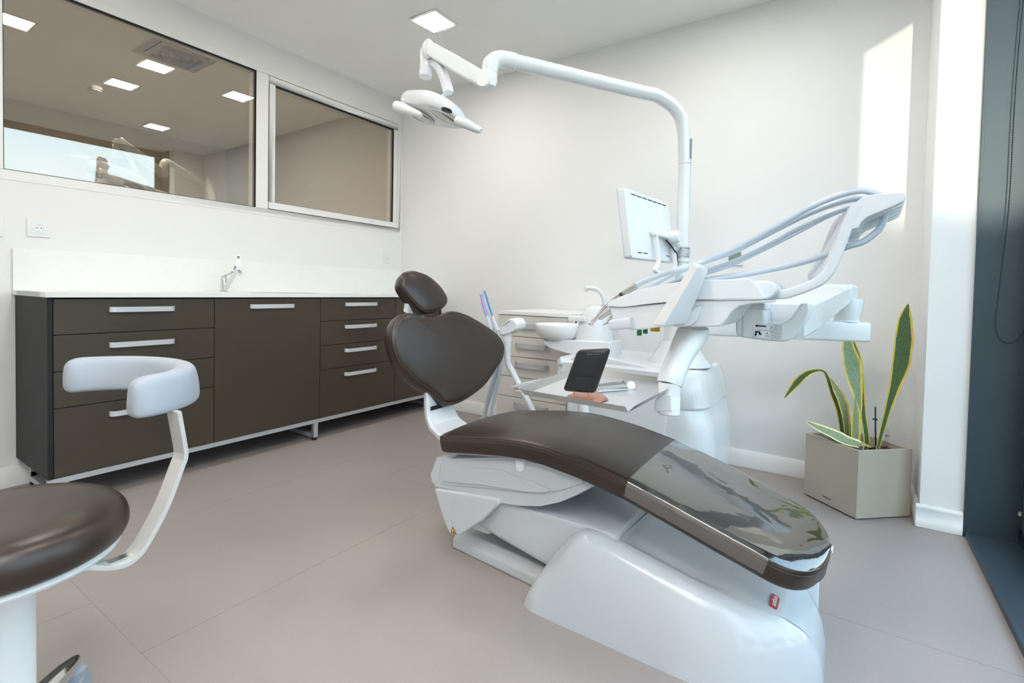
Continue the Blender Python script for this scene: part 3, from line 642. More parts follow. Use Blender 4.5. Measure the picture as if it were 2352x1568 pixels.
# floor plate
def plate_sec(x, y0, y1, z): return [(x, y0, 0), (x, y1, 0), (x, y1, z * 0.6), (x, y1 - 0.035, z), (x, y0 + 0.035, z), (x, y0, z * 0.6)]
build(MB().loft([plate_sec(-1.245, 1.475, 1.725, 0.052), plate_sec(-1.235, 1.462, 1.738, 0.06), plate_sec(-0.55, 1.40, 1.80, 0.066)]), 'floor_plate', M['base_g'], dc, 0.006)
# big moulded cover
HT = [(-0.832, 0.004), (-0.815, 0.045), (-0.785, 0.105), (-0.745, 0.172), (-0.705, 0.228), (-0.672, 0.259), (-0.64, 0.272), (-0.60, 0.271), (-0.50, 0.250), (-0.365, 0.222), (-0.25, 0.197), (-0.17, 0.178), (-0.11, 0.160), (-0.07, 0.130), (-0.045, 0.095), (-0.028, 0.055), (-0.020, 0.004)]
def wcov(x):
    if x < -0.78: return 0.262 + 0.026 * math.sin(math.pi / 2 * (x + 0.835) / 0.055)
    if x > -0.36: return 0.292 * max(0.02, 1 - ((x + 0.36) / 0.352) ** 2.3) ** 0.5
    return 0.288 + 0.004 * (x + 0.78) / 0.42
rings = []
for q in range(61):
    x = -0.832 + (0.812) * q / 60; x = x if q < 60 else -0.0205
    hh = interp(HT, x); ww = wcov(x); sc = 0.036 * max(0, min(1, (-0.14 - x) / 0.2)) * max(0, min(1, (x + 0.80) / 0.12))
    tp_ = 0.045 * min(1, hh / 0.2); r_ = 0.05 * min(1, hh / 0.15); ring = []
    half = [(ww, 0.0), (ww - tp_ * 0.35, hh * 0.45), (ww - tp_ * 0.75, hh - r_), (ww - tp_ - r_ * 0.10, hh - r_ * 0.45), (ww - tp_ - r_ * 0.45, hh - r_ * 0.10), (ww - tp_ - r_, hh), (ww * 0.62, hh - sc * 0.10), (ww * 0.52, hh - sc * 0.55), (ww * 0.40, hh - sc * 0.92), (ww * 0.2, hh - sc)]
    half = [(max(0.001, a), max(0, z_)) for a, z_ in half]
    ring = [V((x, YC - a, z_)) for a, z_ in half] + [V((x, YC + a, z_)) for a, z_ in half[::-1]]
    rings.append(ring)
cov = build(MB().loft(rings), 'base_cover', M['gloss_b'], dc, angle=80)
# red badge on the slope near the foot end
bo = V((-0.1398, 1.514, 0.1693)); bx = V((0.0, 1.0, 0.0)); by = V((-0.975, 0.0, 0.22)).normalized(); bz = bx.cross(by)
badge = build(MB().prism([bo - bz * 0.003 + bx * (0.033 * a) + by * (0.0105 * b_) for a, b_ in ((-1, -0.55), (-0.95, -0.9), (-0.80, -1), (0.72, -1), (0.92, -0.72), (1.0, 0.55), (0.95, 0.9), (0.80, 1), (-0.72, 1), (-0.92, 0.72))], bz * 0.0055), 'badge', M['red'], dc, 0.0008)
letters('anthos', 0.0185, bo + bz * 0.0026, bx, by, M['sticker'], badge, 'lettering', 0.0004, 0.25)
# sliding link arm
def arm_sec(x, y0, y1, z0, z1, r=0.03): 
    return [(x, y0 + 0.01, z0), (x, y1 - 0.01, z0), (x, y1, z0 + 0.02), (x, y1, z1 - r), (x, y1 - r, z1), (x, y0 + r, z1), (x, y0 + 0.006, z1 - 0.006), (x, y0, z1 - r * 0.7), (x, y0, z0 + 0.02)]
build(MB().loft([arm_sec(-1.17, 1.47, 1.73, 0.165, 0.235), arm_sec(-1.12, 1.43, 1.77, 0.145, 0.262), arm_sec(-0.98, 1.402, 1.798, 0.135, 0.272), arm_sec(-0.80, 1.40, 1.80, 0.105, 0.278), arm_sec(-0.66, 1.40, 1.80, 0.085, 0.280), arm_sec(-0.575, 1.40, 1.80, 0.15, 0.281), arm_sec(-0.555, 1.40, 1.80, 0.21, 0.278), arm_sec(-0.548, 1.41, 1.79, 0.225, 0.268)]), 'link_arm', M['gloss_b'], dc, 0.004)
# corner pod with warning sign (both sides)
podpx = [(-1.255,1.370,0.256),(-1.121,1.370,0.274),(-0.963,1.370,0.291),(-0.956,1.370,0.276),(-1.028,1.370,0.197),(-1.126,1.370,0.117),(-1.179,1.370,0.109),(-1.214,1.370,0.164)]
pod = MB().prism(podpx, (0, 0.10, 0))
p_ = build(pod, 'side_pod', M['gloss_b'], dc, 0.008, 3)
build(MB().prism([V((q.x, 2 * YC - q.y, q.z)) for q in map(V, podpx)], (0, -0.10, 0)), 'side_pod', M['gloss_b'], dc, 0.008, 3)
build(MB().box(-1.20, 1.46, 0.10, -1.06, 1.74, 0.31), 'pivot_block', M['plast'], dc, 0.01)
tri = [(-1.159,1.369,0.141),(-1.140,1.369,0.121),(-1.166,1.369,0.119)]
ws = build(MB().prism(tri, (0, -0.0006, 0)), 'warning_sign', M['ink'], p_)
tc_ = sum(map(V, tri), V((0, 0, 0))) / 3
build(MB().prism([tc_ + (V(q) - tc_) * 0.70 + V((0, -0.0006, 0)) for q in tri], (0, -0.0005, 0)), 'sign_field', M['warn'], ws)
build(MB().obox(tc_ + V((0.002, -0.0013, -0.001)), (0.0012, 0, 0), (0, 0.0003, 0), (0.0007, 0, 0.0035)), 'symbol', M['ink'], ws)
# seat support body
spx = [(-1.269,1.385,0.364),(-1.297,1.385,0.300),(-1.292,1.385,0.273),(-1.269,1.385,0.255),(-1.134,1.385,0.271),(-0.978,1.385,0.287),(-0.963,1.385,0.271),(-0.881,1.385,0.282),(-0.801,1.385,0.301),(-0.727,1.385,0.334),(-0.668,1.385,0.372),(-0.622,1.385,0.407),(-0.581,1.385,0.454),(-0.670,1.385,0.474),(-0.947,1.385,0.436)]
rings = []
for d, sc in ((0.0, 0.965), (0.008, 0.985), (0.03, 1.0), (0.2, 1.0), (0.4, 1.0), (0.422, 0.985), (0.43, 0.965)):
    c_ = sum(map(V, spx), V((0, 0, 0))) / len(spx)
    rings.append([V((c_.x + (V(q).x - c_.x) * sc, 1.385 + d, c_.z + (V(q).z - c_.z) * sc)) for q in spx])
build(MB().loft(rings), 'seat_support', M['gloss_b'], dc, angle=32)
ipx = [(-1.228,1.380,0.357),(-1.243,1.380,0.292),(-1.228,1.380,0.276),(-1.192,1.380,0.280),(-1.014,1.380,0.311),(-0.871,1.380,0.334),(-0.796,1.380,0.348),(-0.726,1.380,0.375),(-0.652,1.380,0.415),(-0.658,1.380,0.435),(-0.775,1.380,0.445),(-0.908,1.380,0.434)]
side = build(MB().prism(ipx, (0, 0.012, 0)), 'side_panel', M['gloss_b'], dc, 0.004, 3)
build(MB().prism([(-1.204,1.380,0.356),(-1.215,1.380,0.290),(-1.032,1.380,0.321),(-0.862,1.380,0.339),(-0.785,1.380,0.355),(-0.760,1.380,0.370),(-0.960,1.380,0.390),(-0.996,1.380,0.385)], (0, -0.006, 0)), 'raised_facet', M['gloss_b'], side, 0.0055, 2)
pill = [V(q) for q in [(-0.904,1.380,0.443),(-0.861,1.380,0.446),(-0.859,1.380,0.418),(-0.865,1.380,0.404),(-0.879,1.380,0.396),(-0.893,1.380,0.399),(-0.902,1.380,0.410)]]
btn = build(MB().prism(pill, (0, -0.003, 0)), 'release_button', M['gloss_b'], side, 0.002)
cb_ = sum(pill, V((0, 0, 0))) / 7
build(MB().prism([cb_ + (q - cb_) * 0.72 + V((0, -0.0031, 0)) for q in pill], (0, -0.0015, 0)), 'button_face', M['plast'], side, 0.001)
# seat + leg rest cushion
ST = [(-1.235, 0.452), (-1.20, 0.462), (-1.063, 0.484), (-0.95, 0.500), (-0.85, 0.507), (-0.776, 0.505), (-0.651, 0.491), (-0.50, 0.461), (-0.382, 0.428), (-0.243, 0.386), (-0.124, 0.351), (-0.06, 0.333), (-0.018, 0.321)]
YN = [(-1.235, 1.385), (-1.225, 1.362), (-1.19, 1.35), (-0.243, 1.35), (-0.124, 1.352), (-0.085, 1.362), (-0.055, 1.384), (-0.035, 1.415), (-0.022, 1.47), (-0.017, 1.53)]
YFt = [(-1.235, 1.815), (-1.225, 1.838), (-1.19, 1.85), (-0.508, 1.845), (-0.338, 1.838), (-0.223, 1.820), (-0.150, 1.795), (-0.10, 1.765), (-0.06, 1.728), (-0.035, 1.685), (-0.022, 1.63), (-0.017, 1.57)]
def y_near(x):
    if x < -0.15: return interp(YN, x)
    u_ = min(1.0, (x + 0.15) / 0.1325); return 1.572 - 0.221 * max(0.0, 1 - u_ ** 2.8) ** 0.5
def y_far(x):
    if x < -0.15: return interp(YFt, x)
    u_ = min(1.0, (x + 0.15) / 0.1325); return 1.576 + 0.219 * max(0.0, 1 - u_ ** 2.4) ** 0.5
xs_ = [-1.235, -1.23, -1.222, -1.21, -1.19, -1.15, -1.10] + [-1.06 + 0.035 * i for i in range(26)] + [-0.15 + 0.1325 * math.sin(math.pi / 2 * i / 20) for i in range(0, 20)] + [-0.01752]
def seat_rings(grow=0.0, tr=0.057, x0=-9, x1=9, zoff=0.0):
    out = []
    for x in xs_:
        if x < x0 or x > x1: continue
        z = interp(ST, x) + zoff; a, b_ = y_near(x) - grow, y_far(x) + grow; wd = b_ - a; r = min(0.012, wd * 0.3)
        dz = (interp(ST, x + 0.01) - interp(ST, x - 0.01)) / 0.02; nx = -dz / math.sqrt(1 + dz * dz); nz = 1 / math.sqrt(1 + dz * dz)
        def P(y, t): return V((x - nx * t, y, z - nz * t))
        cu = 0.010
        out.append([P(a + r * 1.2, tr), P(a + r * 0.3, tr - r * 0.35), P(a, tr - r * 1.2), P(a - 0.002, tr * 0.45), P(a, 0.009), P(a + 0.0022, 0.0005), P(a + 0.006, -0.0025), P(a + 0.022, -0.0062 - cu * 0.2), P(a + wd * 0.25, -0.006 - cu * 0.75), P(a + wd * 0.5, -0.006 - cu),
                    P(b_ - wd * 0.25, -0.006 - cu * 0.75), P(b_ - 0.022, -0.0062 - cu * 0.2), P(b_ - 0.006, -0.0025), P(b_ - 0.0022, 0.0005), P(b_, 0.009), P(b_ + 0.002, tr * 0.45), P(b_, tr - r * 1.2), P(b_ - r * 0.3, tr - r * 0.35), P(b_ - r * 1.2, tr)])
    return out
SRg = seat_rings()
seat = build(MB().loft(SRg), 'seat_cushion', M['leather'], dc, angle=60)
build(MB().tube([r[6] + V((0, -0.0008, 0.0006)) for r in SRg] + [r[12] + V((0, 0.0008, 0.0006)) for r in SRg[::-1]], 0.0015, 6), 'seam', M['thread'], seat)
build(MB().tube([r[4] + V((0, -0.0006, -0.002)) for r in SRg], 0.0011, 5), 'seam', M['thread'], seat)
build(MB().loft([[q + V((0, 0.012 if i < 9 else -0.012, -0.002)) for i, q in enumerate([r[0], r[1], r[17], r[18]])] + [r[18] + V((0, -0.03, -0.014)), r[0] + V((0, 0.03, -0.014))] for r in SRg[2:-4]]), 'seat_pan', M['plast'], dc)
# clear film cover over the leg rest
fr_ = seat_rings(0.0028, 0.052, -0.515, 9, 0.0035)
film = MB(); cut = [i for i, r in enumerate(fr_) if r[9].x < -0.13][-1]
film.loft([r[1:18] for r in fr_[:cut + 1]], False, closed=False)
film.loft([r[5:14] for r in fr_[cut:]], False, closed=False)
film.loft([fr_[-1][5:14], [V((-0.0115, q.y, q.z - 0.004)) for q in fr_[-1][5:14]]], False, closed=False)
fo = build(film, 'clear_cover', M['clear'], dc, angle=70, label='clear plastic film over the leg rest')
build(MB().tube([fr_[0][i] + V((-0.001, 0, 0)) for i in range(1, 18)], 0.0014, 6), 'film_hem', M['clear2'], fo)
build(MB().tube(cr([fr_[cut][1], fr_[cut][3], fr_[cut][4]] + [r[5] for r in fr_[cut + 1:]], 3), 0.0013, 6), 'film_hem', M['clear2'], fo)
build(MB().tube(cr([fr_[cut][17], fr_[cut][15], fr_[cut][14]] + [r[13] for r in fr_[cut + 1:]], 3), 0.0013, 6), 'film_hem', M['clear2'], fo)
# backrest bracket
rings = []
for x, z, w0, w1, t_ in ((-1.20, 0.395, 1.50, 1.70, 0.03), (-1.29, 0.392, 1.50, 1.70, 0.03), (-1.36, 0.40, 1.50, 1.70, 0.03), (-1.41, 0.425, 1.505, 1.695, 0.03), (-1.435, 0.46, 1.51, 1.69, 0.03), (-1.445, 0.50, 1.515, 1.685, 0.03), (-1.452, 0.56, 1.52, 1.68, 0.03), (-1.475, 0.66, 1.53, 1.67, 0.03), (-1.50, 0.75, 1.54, 1.66, 0.03)):
    rings.append((V((x, 0, z)), w0, w1, t_))
R2 = []
for i, (p, a, b_, t_) in enumerate(rings):
    t = (rings[min(i + 1, len(rings) - 1)][0] - rings[max(i - 1, 0)][0]).normalized(); n_ = V((t.z, 0, -t.x))
    R2.append([p + n_ * u + V((0, y, 0)) for u, y in ((-t_ / 2, a + 0.01), (t_ * 0.3, a), (t_ / 2, a + 0.014), (t_ / 2, b_ - 0.014), (t_ * 0.3, b_), (-t_ / 2, b_ - 0.01))])
brk = build(MB().loft(R2), 'backrest_bracket', M['gloss'], dc, 0.003)
build(MB().obox((-1.4245, 1.585, 0.500), (0.0012, 0, 0.00), (0, 0.055, 0), (0, 0, 0.008)), 'slot', M['gap'], brk)
# backrest and headrest cushions
Bn = V((0.963 * 0.98, -0.15, 0.27)).normalized()
bf = [(-1.513,1.483,0.895),(-1.518,1.441,0.887),(-1.513,1.405,0.851),(-1.506,1.389,0.818),(-1.495,1.384,0.775),(-1.481,1.390,0.727),(-1.464,1.410,0.678),(-1.439,1.460,0.616),(-1.418,1.520,0.574),(-1.403,1.554,0.538),(-1.390,1.584,0.509),(-1.381,1.641,0.507),(-1.375,1.698,0.517),(-1.370,1.766,0.538),(-1.368,1.820,0.559),(-1.369,1.874,0.592),(-1.372,1.926,0.630),(-1.374,1.971,0.663),(-1.381,2.000,0.702),(-1.390,2.003,0.737),(-1.404,1.983,0.774),(-1.417,1.947,0.803),(-1.433,1.898,0.833),(-1.454,1.827,0.870),(-1.467,1.776,0.889),(-1.476,1.736,0.898),(-1.482,1.695,0.898),(-1.485,1.648,0.884),(-1.492,1.589,0.876),(-1.501,1.540,0.881)]
cm, sr = cushion(bf, Bn, 0.074, 0.017, 96, 1.0)
brest = build(cm, 'backrest_cushion', M['leather'], dc, angle=60)
build(MB().tube(sr + sr[:1], 0.0014, 6, False), 'seam', M['thread'], brest)
Hn = V((0.94, -0.15, 0.35)).normalized()
hf = [(-1.597,1.539,1.069),(-1.594,1.518,1.052),(-1.583,1.500,1.014),(-1.564,1.516,0.970),(-1.545,1.544,0.931),(-1.528,1.577,0.898),(-1.520,1.612,0.891),(-1.516,1.658,0.900),(-1.515,1.697,0.913),(-1.519,1.725,0.934),(-1.526,1.733,0.958),(-1.535,1.727,0.979),(-1.548,1.711,1.007),(-1.564,1.681,1.038),(-1.577,1.649,1.058),(-1.587,1.608,1.070),(-1.594,1.572,1.075)]
cm, sr = cushion(hf, Hn, 0.060, 0.020, 80, 0.97)
hrest = build(cm, 'headrest_cushion', M['leather'], dc, angle=60)
build(MB().tube(sr + sr[:1], 0.0014, 6, False), 'seam', M['thread'], hrest)
hb = [(-1.545,1.600,0.917),(-1.536,1.600,0.870),(-1.543,1.600,0.812)]
build(MB().sweep([V(q) + V((-0.055, 0, 0)) for q in hb], [(0.05, 0.006), (-0.05, 0.006), (-0.05, -0.006), (0.05, -0.006)], (0, 1, 0)), 'headrest_bar', M['plast'], dc, 0.002)
build(MB().obox(V(hb[0]) + V((-0.042, 0, 0.02)), (0.014, 0, -0.004), (0, 0.06, 0), (0.008, 0, 0.045)), 'headrest_joint', M['plast'], dc, 0.006)
# far arm rest
AY = 1.93
def blade(pxt, pxb, y0, y1):
    n = len(pxt); return MB().loft([[V((t.x, y0, t.z)), V((t.x, y1, t.z)), V((b_.x, y1, b_.z)), V((b_.x, y0, b_.z))] for t, b_ in zip(map(V, pxt), map(V, pxb))])
ar = build(blade([(-1.288,1.930,0.551),(-1.243,1.930,0.571),(-1.173,1.930,0.593),(-1.082,1.930,0.611),(-1.007,1.930,0.620),(-0.913,1.930,0.624)], [(-1.286,1.930,0.545),(-1.230,1.930,0.556),(-1.160,1.930,0.571),(-1.082,1.930,0.586),(-1.006,1.930,0.598),(-0.913,1.930,0.600)], 1.92, 1.99), 'arm_rest', M['gloss'], dc, 0.004)
build(blade([(-1.278,1.930,0.534),(-1.195,1.930,0.553),(-1.092,1.930,0.570),(-0.964,1.930,0.582)], [(-1.275,1.930,0.528),(-1.194,1.930,0.535),(-1.092,1.930,0.548),(-0.963,1.930,0.558)], 1.93, 1.98), 'arm_rest_rail', M['plast'], ar, 0.004)
build(MB().tube(cr([(-0.997,1.955,0.582),(-0.944,1.955,0.537),(-0.927,1.955,0.455),(-0.933,1.955,0.359)], 4) , 0.022, 12), 'arm_rest_post', M['plast'], dc)
# white junction panel on the far side of the foot end
jb = MB().box(-0.30, 1.795, 0, -0.046, 1.822, 0.135)
build(jb, 'junction_panel', M['plast'], dc, 0.003)

# ================================================================== water unit with spittoon (behind the chair)
wu = thing('cuspidor_unit', 'white floor-standing water unit with spittoon bowl, behind the dental chair', 'dental unit', (-0.8, 2.42, 0))
def plan(z, x0, x1, y0, y1, rr_, k=5):
    cx, cy = (x0 + x1) / 2, (y0 + y1) / 2; return [V((cx + a, cy + b_, z)) for a, b_ in rrect((x1 - x0) / 2, (y1 - y0) / 2, rr_, k)]
# flat-fronted tall body
build(MB().loft([plan(0.0, -1.15, -0.64, 2.21, 2.72, 0.02), plan(0.62, -1.15, -0.64, 2.21, 2.72, 0.02)]), 'body', M['plast'], wu, 0.006)
# rounded right-hand shells
def shell(tab):
    rg = []
    for z, xr_, y0 in tab: rg.append(plan(z, -0.80, xr_, y0, 2.78, 0.12, 7))
    return MB().loft(rg)
build(shell([(0.0, -0.50, 2.235), (0.145, -0.50, 2.235), (0.15, -0.470, 2.215), (0.30, -0.462, 2.212), (0.40, -0.470, 2.212), (0.48, -0.492, 2.215), (0.50, -0.505, 2.22)]), 'lower_shell', M['gloss'], wu, angle=35)
build(shell([(0.478, -0.515, 2.24), (0.492, -0.494, 2.214), (0.502, -0.488, 2.21), (0.56, -0.498, 2.21), (0.62, -0.512, 2.212), (0.648, -0.528, 2.222), (0.655, -0.55, 2.24)]), 'upper_shell', M['gloss'], wu, angle=35)
build(MB().obox((-0.632, 2.208, 0.645), (0.028, 0, 0), (0, 0.004, 0), (0, 0, 0.0025)), 'vent_slot', M['gap'], wu)
# deck across the top
dk = [plan(z, x0, x1, y0, y1, r_) for z, x0, x1, y0, y1, r_ in ((0.585, -1.20, -0.60, 2.20, 2.74, 0.05), (0.592, -1.215, -0.59, 2.185, 2.75, 0.06), (0.650, -1.215, -0.585, 2.18, 2.75, 0.06), (0.668, -1.20, -0.60, 2.195, 2.74, 0.05))]
deck = build(MB().loft(dk), 'deck', M['gloss'], wu, angle=35)
build(MB().box(-0.99, 2.235, 0.6675, -0.93, 2.26, 0.6682), 'small_label', M['ink_l'], deck)
build(MB().prism([(-1.194,2.190,0.570),(-1.195,2.190,0.603),(-1.102,2.190,0.683),(-1.028,2.190,0.702),(-0.895,2.190,0.686),(-0.710,2.190,0.664),(-0.661,2.190,0.658),(-0.660,2.190,0.631)], (0, 0.05, 0)), 'front_lip', M['gloss'], wu, 0.006)
build(MB().lathe([(0.022, 0), (0.022, 0.03), (0.018, 0.036), (0.001, 0.037)], (-1.157,2.210,0.643), (-0.6, -0.75, 0.2), 18), 'knob', M['pgrey'], wu)
# spittoon tower
tw = []
for z, x0, x1, y0, y1 in ((0.60, -1.235, -1.02, 2.36, 2.58), (0.70, -1.235, -1.025, 2.365, 2.575), (0.80, -1.215, -1.035, 2.375, 2.57), (0.88, -1.185, -1.05, 2.39, 2.555), (0.915, -1.165, -1.065, 2.41, 2.54), (0.93, -1.145, -1.09, 2.43, 2.52)):
    tw.append(plan(z, x0, x1, y0, y1, min(0.09, (x1 - x0) / 2.05), 7))
build(MB().loft(tw), 'tower', M['gloss'], wu, angle=50)
bc = V((-1.319,2.440,0.822)); bc.z = 0
build(MB().lathe([(0.035, 0.732), (0.090, 0.734), (0.118, 0.752), (0.137, 0.785), (0.143, 0.812), (0.141, 0.817), (0.136, 0.815), (0.128, 0.790), (0.105, 0.757), (0.05, 0.744), (0.001, 0.742)], bc, n=48), 'bowl', M['ceramic'], wu, angle=60)
build(MB().lathe([(0.075, 0.722), (0.095, 0.724), (0.095, 0.732)], bc, n=36), 'bowl_seal', M['clear2'], wu)
pf = [(-1.381,2.360,0.732),(-1.369,2.360,0.709),(-1.336,2.360,0.687),(-1.235,2.360,0.668),(-1.132,2.360,0.654),(-0.988,2.360,0.659),(-0.990,2.360,0.749),(-1.160,2.360,0.745)]
build(MB().prism(pf, (0, 0.17, 0)), 'bowl_platform', M['gloss'], wu, 0.008, 3)
build(MB().box(-1.235, 2.37, 0.842, -1.13, 2.46, 0.868), 'cup_shelf', M['plast'], wu, 0.006)
build(MB().lathe([(0.004, 0), (0.004, -0.012)], (-1.20, 2.40, 0.842), n=10), 'rinse_nozzle', M['black'], wu)
fp = [(-1.063,2.470,0.904),(-1.069,2.470,0.943),(-1.082,2.470,0.982),(-1.106,2.470,1.007),(-1.139,2.470,1.018),(-1.180,2.470,1.019)]
build(MB().tube(cr(fp, 6), 0.0125, 14).lathe([(0.011, 0.01), (0.0115, -0.018), (0.009, -0.019)], fp[-1], n=14), 'cup_filler', M['gloss'], wu)
# pole collar and pole (up to the joint of the lamp arm)
px_, py_ = -0.668, 2.45
build(MB().lathe([(0.150, 0.660), (0.146, 0.672), (0.120, 0.70), (0.098, 0.74), (0.086, 0.768), (0.083, 0.772)], (px_, py_, 0), n=40), 'pole_collar', M['gloss'], wu)
build(MB().lathe([(0.078, 0.765), (0.076, 0.80), (0.072, 0.92), (0.06, 0.93)], (px_, py_, 0), n=36), 'arm_hub', M['plast'], wu)
pole = build(MB().lathe([(0.0285, 0.90), (0.0285, 1.617)], (px_, py_, 0), n=28), 'pole', M['gloss'], wu)

# ================================================================== operating lamp
lp = thing('operating_lamp', 'white operating lamp hanging from a bent tube arm over the chair', 'lamp', (px_, py_, 1.617))
ap = [(px_, py_, 1.620)] + [(-0.671,2.445,1.694),(-0.676,2.438,1.775),(-0.689,2.419,1.837),(-0.717,2.377,1.882),(-0.766,2.302,1.912),(-0.807,2.241,1.914),(-0.908,2.089,1.919),(-1.029,1.906,1.925),(-1.114,1.778,1.929),(-1.164,1.703,1.931)]
path = cr(ap, 8)
build(MB().tube(path, [0.0295 + 0.0015 * max(0, (i - 40) / (len(path) - 41)) for i in range(len(path))], 24), 'arm_tube', M['gloss'], lp)
build(MB().tube([(px_ + 0.0275, py_ - 0.012, 1.64), (px_ + 0.0275, py_ - 0.012, 1.73)], 0.006, 8), 'type_label', M['ink_l'], lp)
build(MB().tube(cr([(-1.159,1.710,1.931),(-1.178,1.681,1.931),(-1.196,1.654,1.929),(-1.211,1.633,1.915),(-1.218,1.621,1.890),(-1.220,1.618,1.865)], 6), [0.0325] + [0.0336] * 30, 24), 'sleeve', M['gloss'], lp)
jx, jy = -1.485, 1.965
jx, jy = (-1.221,1.617,1.862)[:2]
build(MB().lathe([(0.0332, 0.030), (0.0332, -0.010), (0.026, -0.030), (0.012, -0.037), (0.001, -0.038)], (jx, jy, (-1.222,1.615,1.841)[2]), n=30), 'joint_lower', M['plast'], lp)
E1 = V((-1.480,1.545,1.997)); E0 = V((-1.229,1.605,1.830))
d_ = (E1 - E0).normalized(); sdv = d_.cross(V((0, 0, 1))).normalized(); upv = sdv.cross(d_)
if upv.z < 0: upv = -upv
build(MB().loft([[E0 + d_ * t + sdv * a * s_ + upv * b_ * s_ for a, b_ in rrect(0.022, 0.031, 0.008)] for t, s_ in ((0.01, 0.75), (0.035, 0.96), ((E1 - E0).length * 0.5, 1.0), ((E1 - E0).length - 0.03, 0.92), ((E1 - E0).length + 0.01, 0.80))]), 'spring_arm', M['plast'], lp)
build(MB().lathe([(0.029, -0.027), (0.029, 0.027)], E0, sdv, 24), 'arm_hinge', M['plast'], lp)
k1 = [(-1.591,1.660,2.098),(-1.618,1.660,2.085),(-1.633,1.660,2.056),(-1.635,1.660,2.027)]
EL = V((-1.514,1.560,1.960))
build(MB().lathe([(0.026, -0.005), (0.026, 0.075), (0.012, 0.10)], EL + V((0, 0, -0.035)), n=24).ell(E1 + V((-0.006, 0, 0)), (0.026, 0, 0), (0, 0.026, 0), (0, 0, 0.04)), 'elbow', M['gloss'], lp)
build(MB().lathe([(0.0265, 0.0), (0.0275, -0.004), (0.0275, -0.026), (0.024, -0.030)], EL + V((0, 0, -0.040)), n=18), 'tension_knob', M['pgrey'], lp)
nk = [(-1.521,1.575,1.958),(-1.473,1.575,1.944),(-1.443,1.575,1.917),(-1.423,1.575,1.880),(-1.407,1.575,1.841),(-1.397,1.575,1.809)]
build(MB().sweep(cr(nk, 6), rrect(0.020, 0.0165, 0.008), (0.2, 1, 0)), 'neck', M['gloss'], lp)
build(MB().tube([(-1.397,1.575,1.820),(-1.416,1.575,1.807),(-1.445,1.575,1.788)], 0.0085, 12), 'swivel_pin', M['plast'], lp)
HC = V((-1.496,1.585,1.766)); A_ = V((0.174, -0.036, -0.050)); B_ = V((0.025, 0.100, -0.036)); C_ = V((0.012, -0.006, 0.050))
An, Bn_ = A_.normalized(), B_.normalized(); rings = []
def hpt(ca, sa, sc, z): return HC + A_ * (1.02 * ca * sc) + Bn_ * (0.098 * sa * sc) + V((0, 0, z - 0.004 * (ca * sc) ** 2))
n1 = 48; sg = lambda x, p: math.copysign(abs(x) ** p, x)
for sc, z in ((0.30, -0.030), (0.86, -0.033), (0.93, -0.032), (0.975, -0.026), (1.0, -0.010), (0.99, 0.005), (0.95, 0.018), (0.87, 0.028), (0.72, 0.037), (0.50, 0.043), (0.25, 0.046)):
    rings.append([hpt(sg(math.cos(2 * math.pi * q / n1), 0.8), sg(math.sin(2 * math.pi * q / n1), 0.8), sc, z) for q in range(n1)])
head = build(MB().loft(rings), 'lamp_head', M['gloss'], lp, angle=50)
for sgn in (1, -1):
    lc = hpt(0.53 * sgn, 0, 1, -0.0335); slope = V((0, 0, -0.02 * sgn)); an = (An + slope).normalized(); zn = an.cross(Bn_).normalized()
    if zn.z > 0: zn = -zn
    rx_ = 0.066
    build(MB().lathe([(rx_, -0.002), (rx_ + 0.004, 0.002), (rx_, 0.006), (rx_ - 0.006, 0.005), (rx_ - 0.006, -0.002)], lc, zn, 40, caps=False), 'reflector_rim', M['gloss'], head)
    build(MB().lathe([(rx_ - 0.006, 0.004), (0.05, 0.0015), (0.02, 0.0005), (0.001, 0.0004)], lc, zn, 36), 'reflector', M['refl'], head)
    build(MB().lathe([(0.020, 0.001), (0.018, 0.006), (0.001, 0.007)], lc, zn, 24), 'bulb', M['pgrey'], head)
    build(MB().lathe([(rx_ - 0.006, 0.0055), (0.045, 0.009), (0.02, 0.0105), (0.001, 0.011)], lc, zn, 36), 'lens', M['lens'], head)
build(MB().prism([(-1.351,1.484,1.710),(-1.347,1.484,1.712),(-1.333,1.484,1.710),(-1.306,1.484,1.698),(-1.297,1.484,1.691),(-1.295,1.484,1.678),(-1.315,1.484,1.683),(-1.337,1.484,1.692),(-1.349,1.484,1.699)], (0, -0.003, 0)), 'sensor_window', M['sensor'], head, 0.001)
h1 = [(-1.624,1.500,1.774),(-1.475,1.500,1.709)]
build(MB().tube([V(h1[0]), V(h1[0]).lerp(V(h1[1]), 0.2), V(h1[0]).lerp(V(h1[1]), 0.9), V(h1[1])], [0.021, 0.0235, 0.0125, 0.008], 18), 'handle', M['plast'], lp)
build(MB().tube([V(h1[0]), V(h1[0]) + V((0.02, 0.06, 0)), HC - A_ * 0.85], [0.016, 0.014, 0.02], 12), 'handle_mount', M['plast'], lp)
h2 = [(-1.262,1.475,1.643),(-1.219,1.475,1.624),(-1.147,1.475,1.585)]
build(MB().tube([V(h2[0]), V(h2[1]), V(h2[1]).lerp(V(h2[2]), 0.85), V(h2[2])], [0.017, 0.019, 0.0135, 0.008], 18), 'handle', M['pgrey'], lp)

# the same lamp in the room beyond the glass
lp2 = dup(lp, (0, 0, 0), 'white operating lamp in the next room, seen through the big glass pane')
lp2.location = (-5.10, 2.40, 1.617); lp2.rotation_euler = (0, 0, math.radians(79))
po2 = build(MB().lathe([(0.12, 0), (0.12, 0.02), (0.0285, 0.04), (0.0285, 1.617)], (0, 0, 0), n=24), 'pole', M['gloss'])
po2.parent = lp2; po2.location = (0, 0, -1.617)

# ================================================================== instrument table on its arms
tb = thing('instrument_unit', 'white instrument table on a jointed arm, holding the hoses over the chair', 'dental unit', (px_, py_, 0.81))
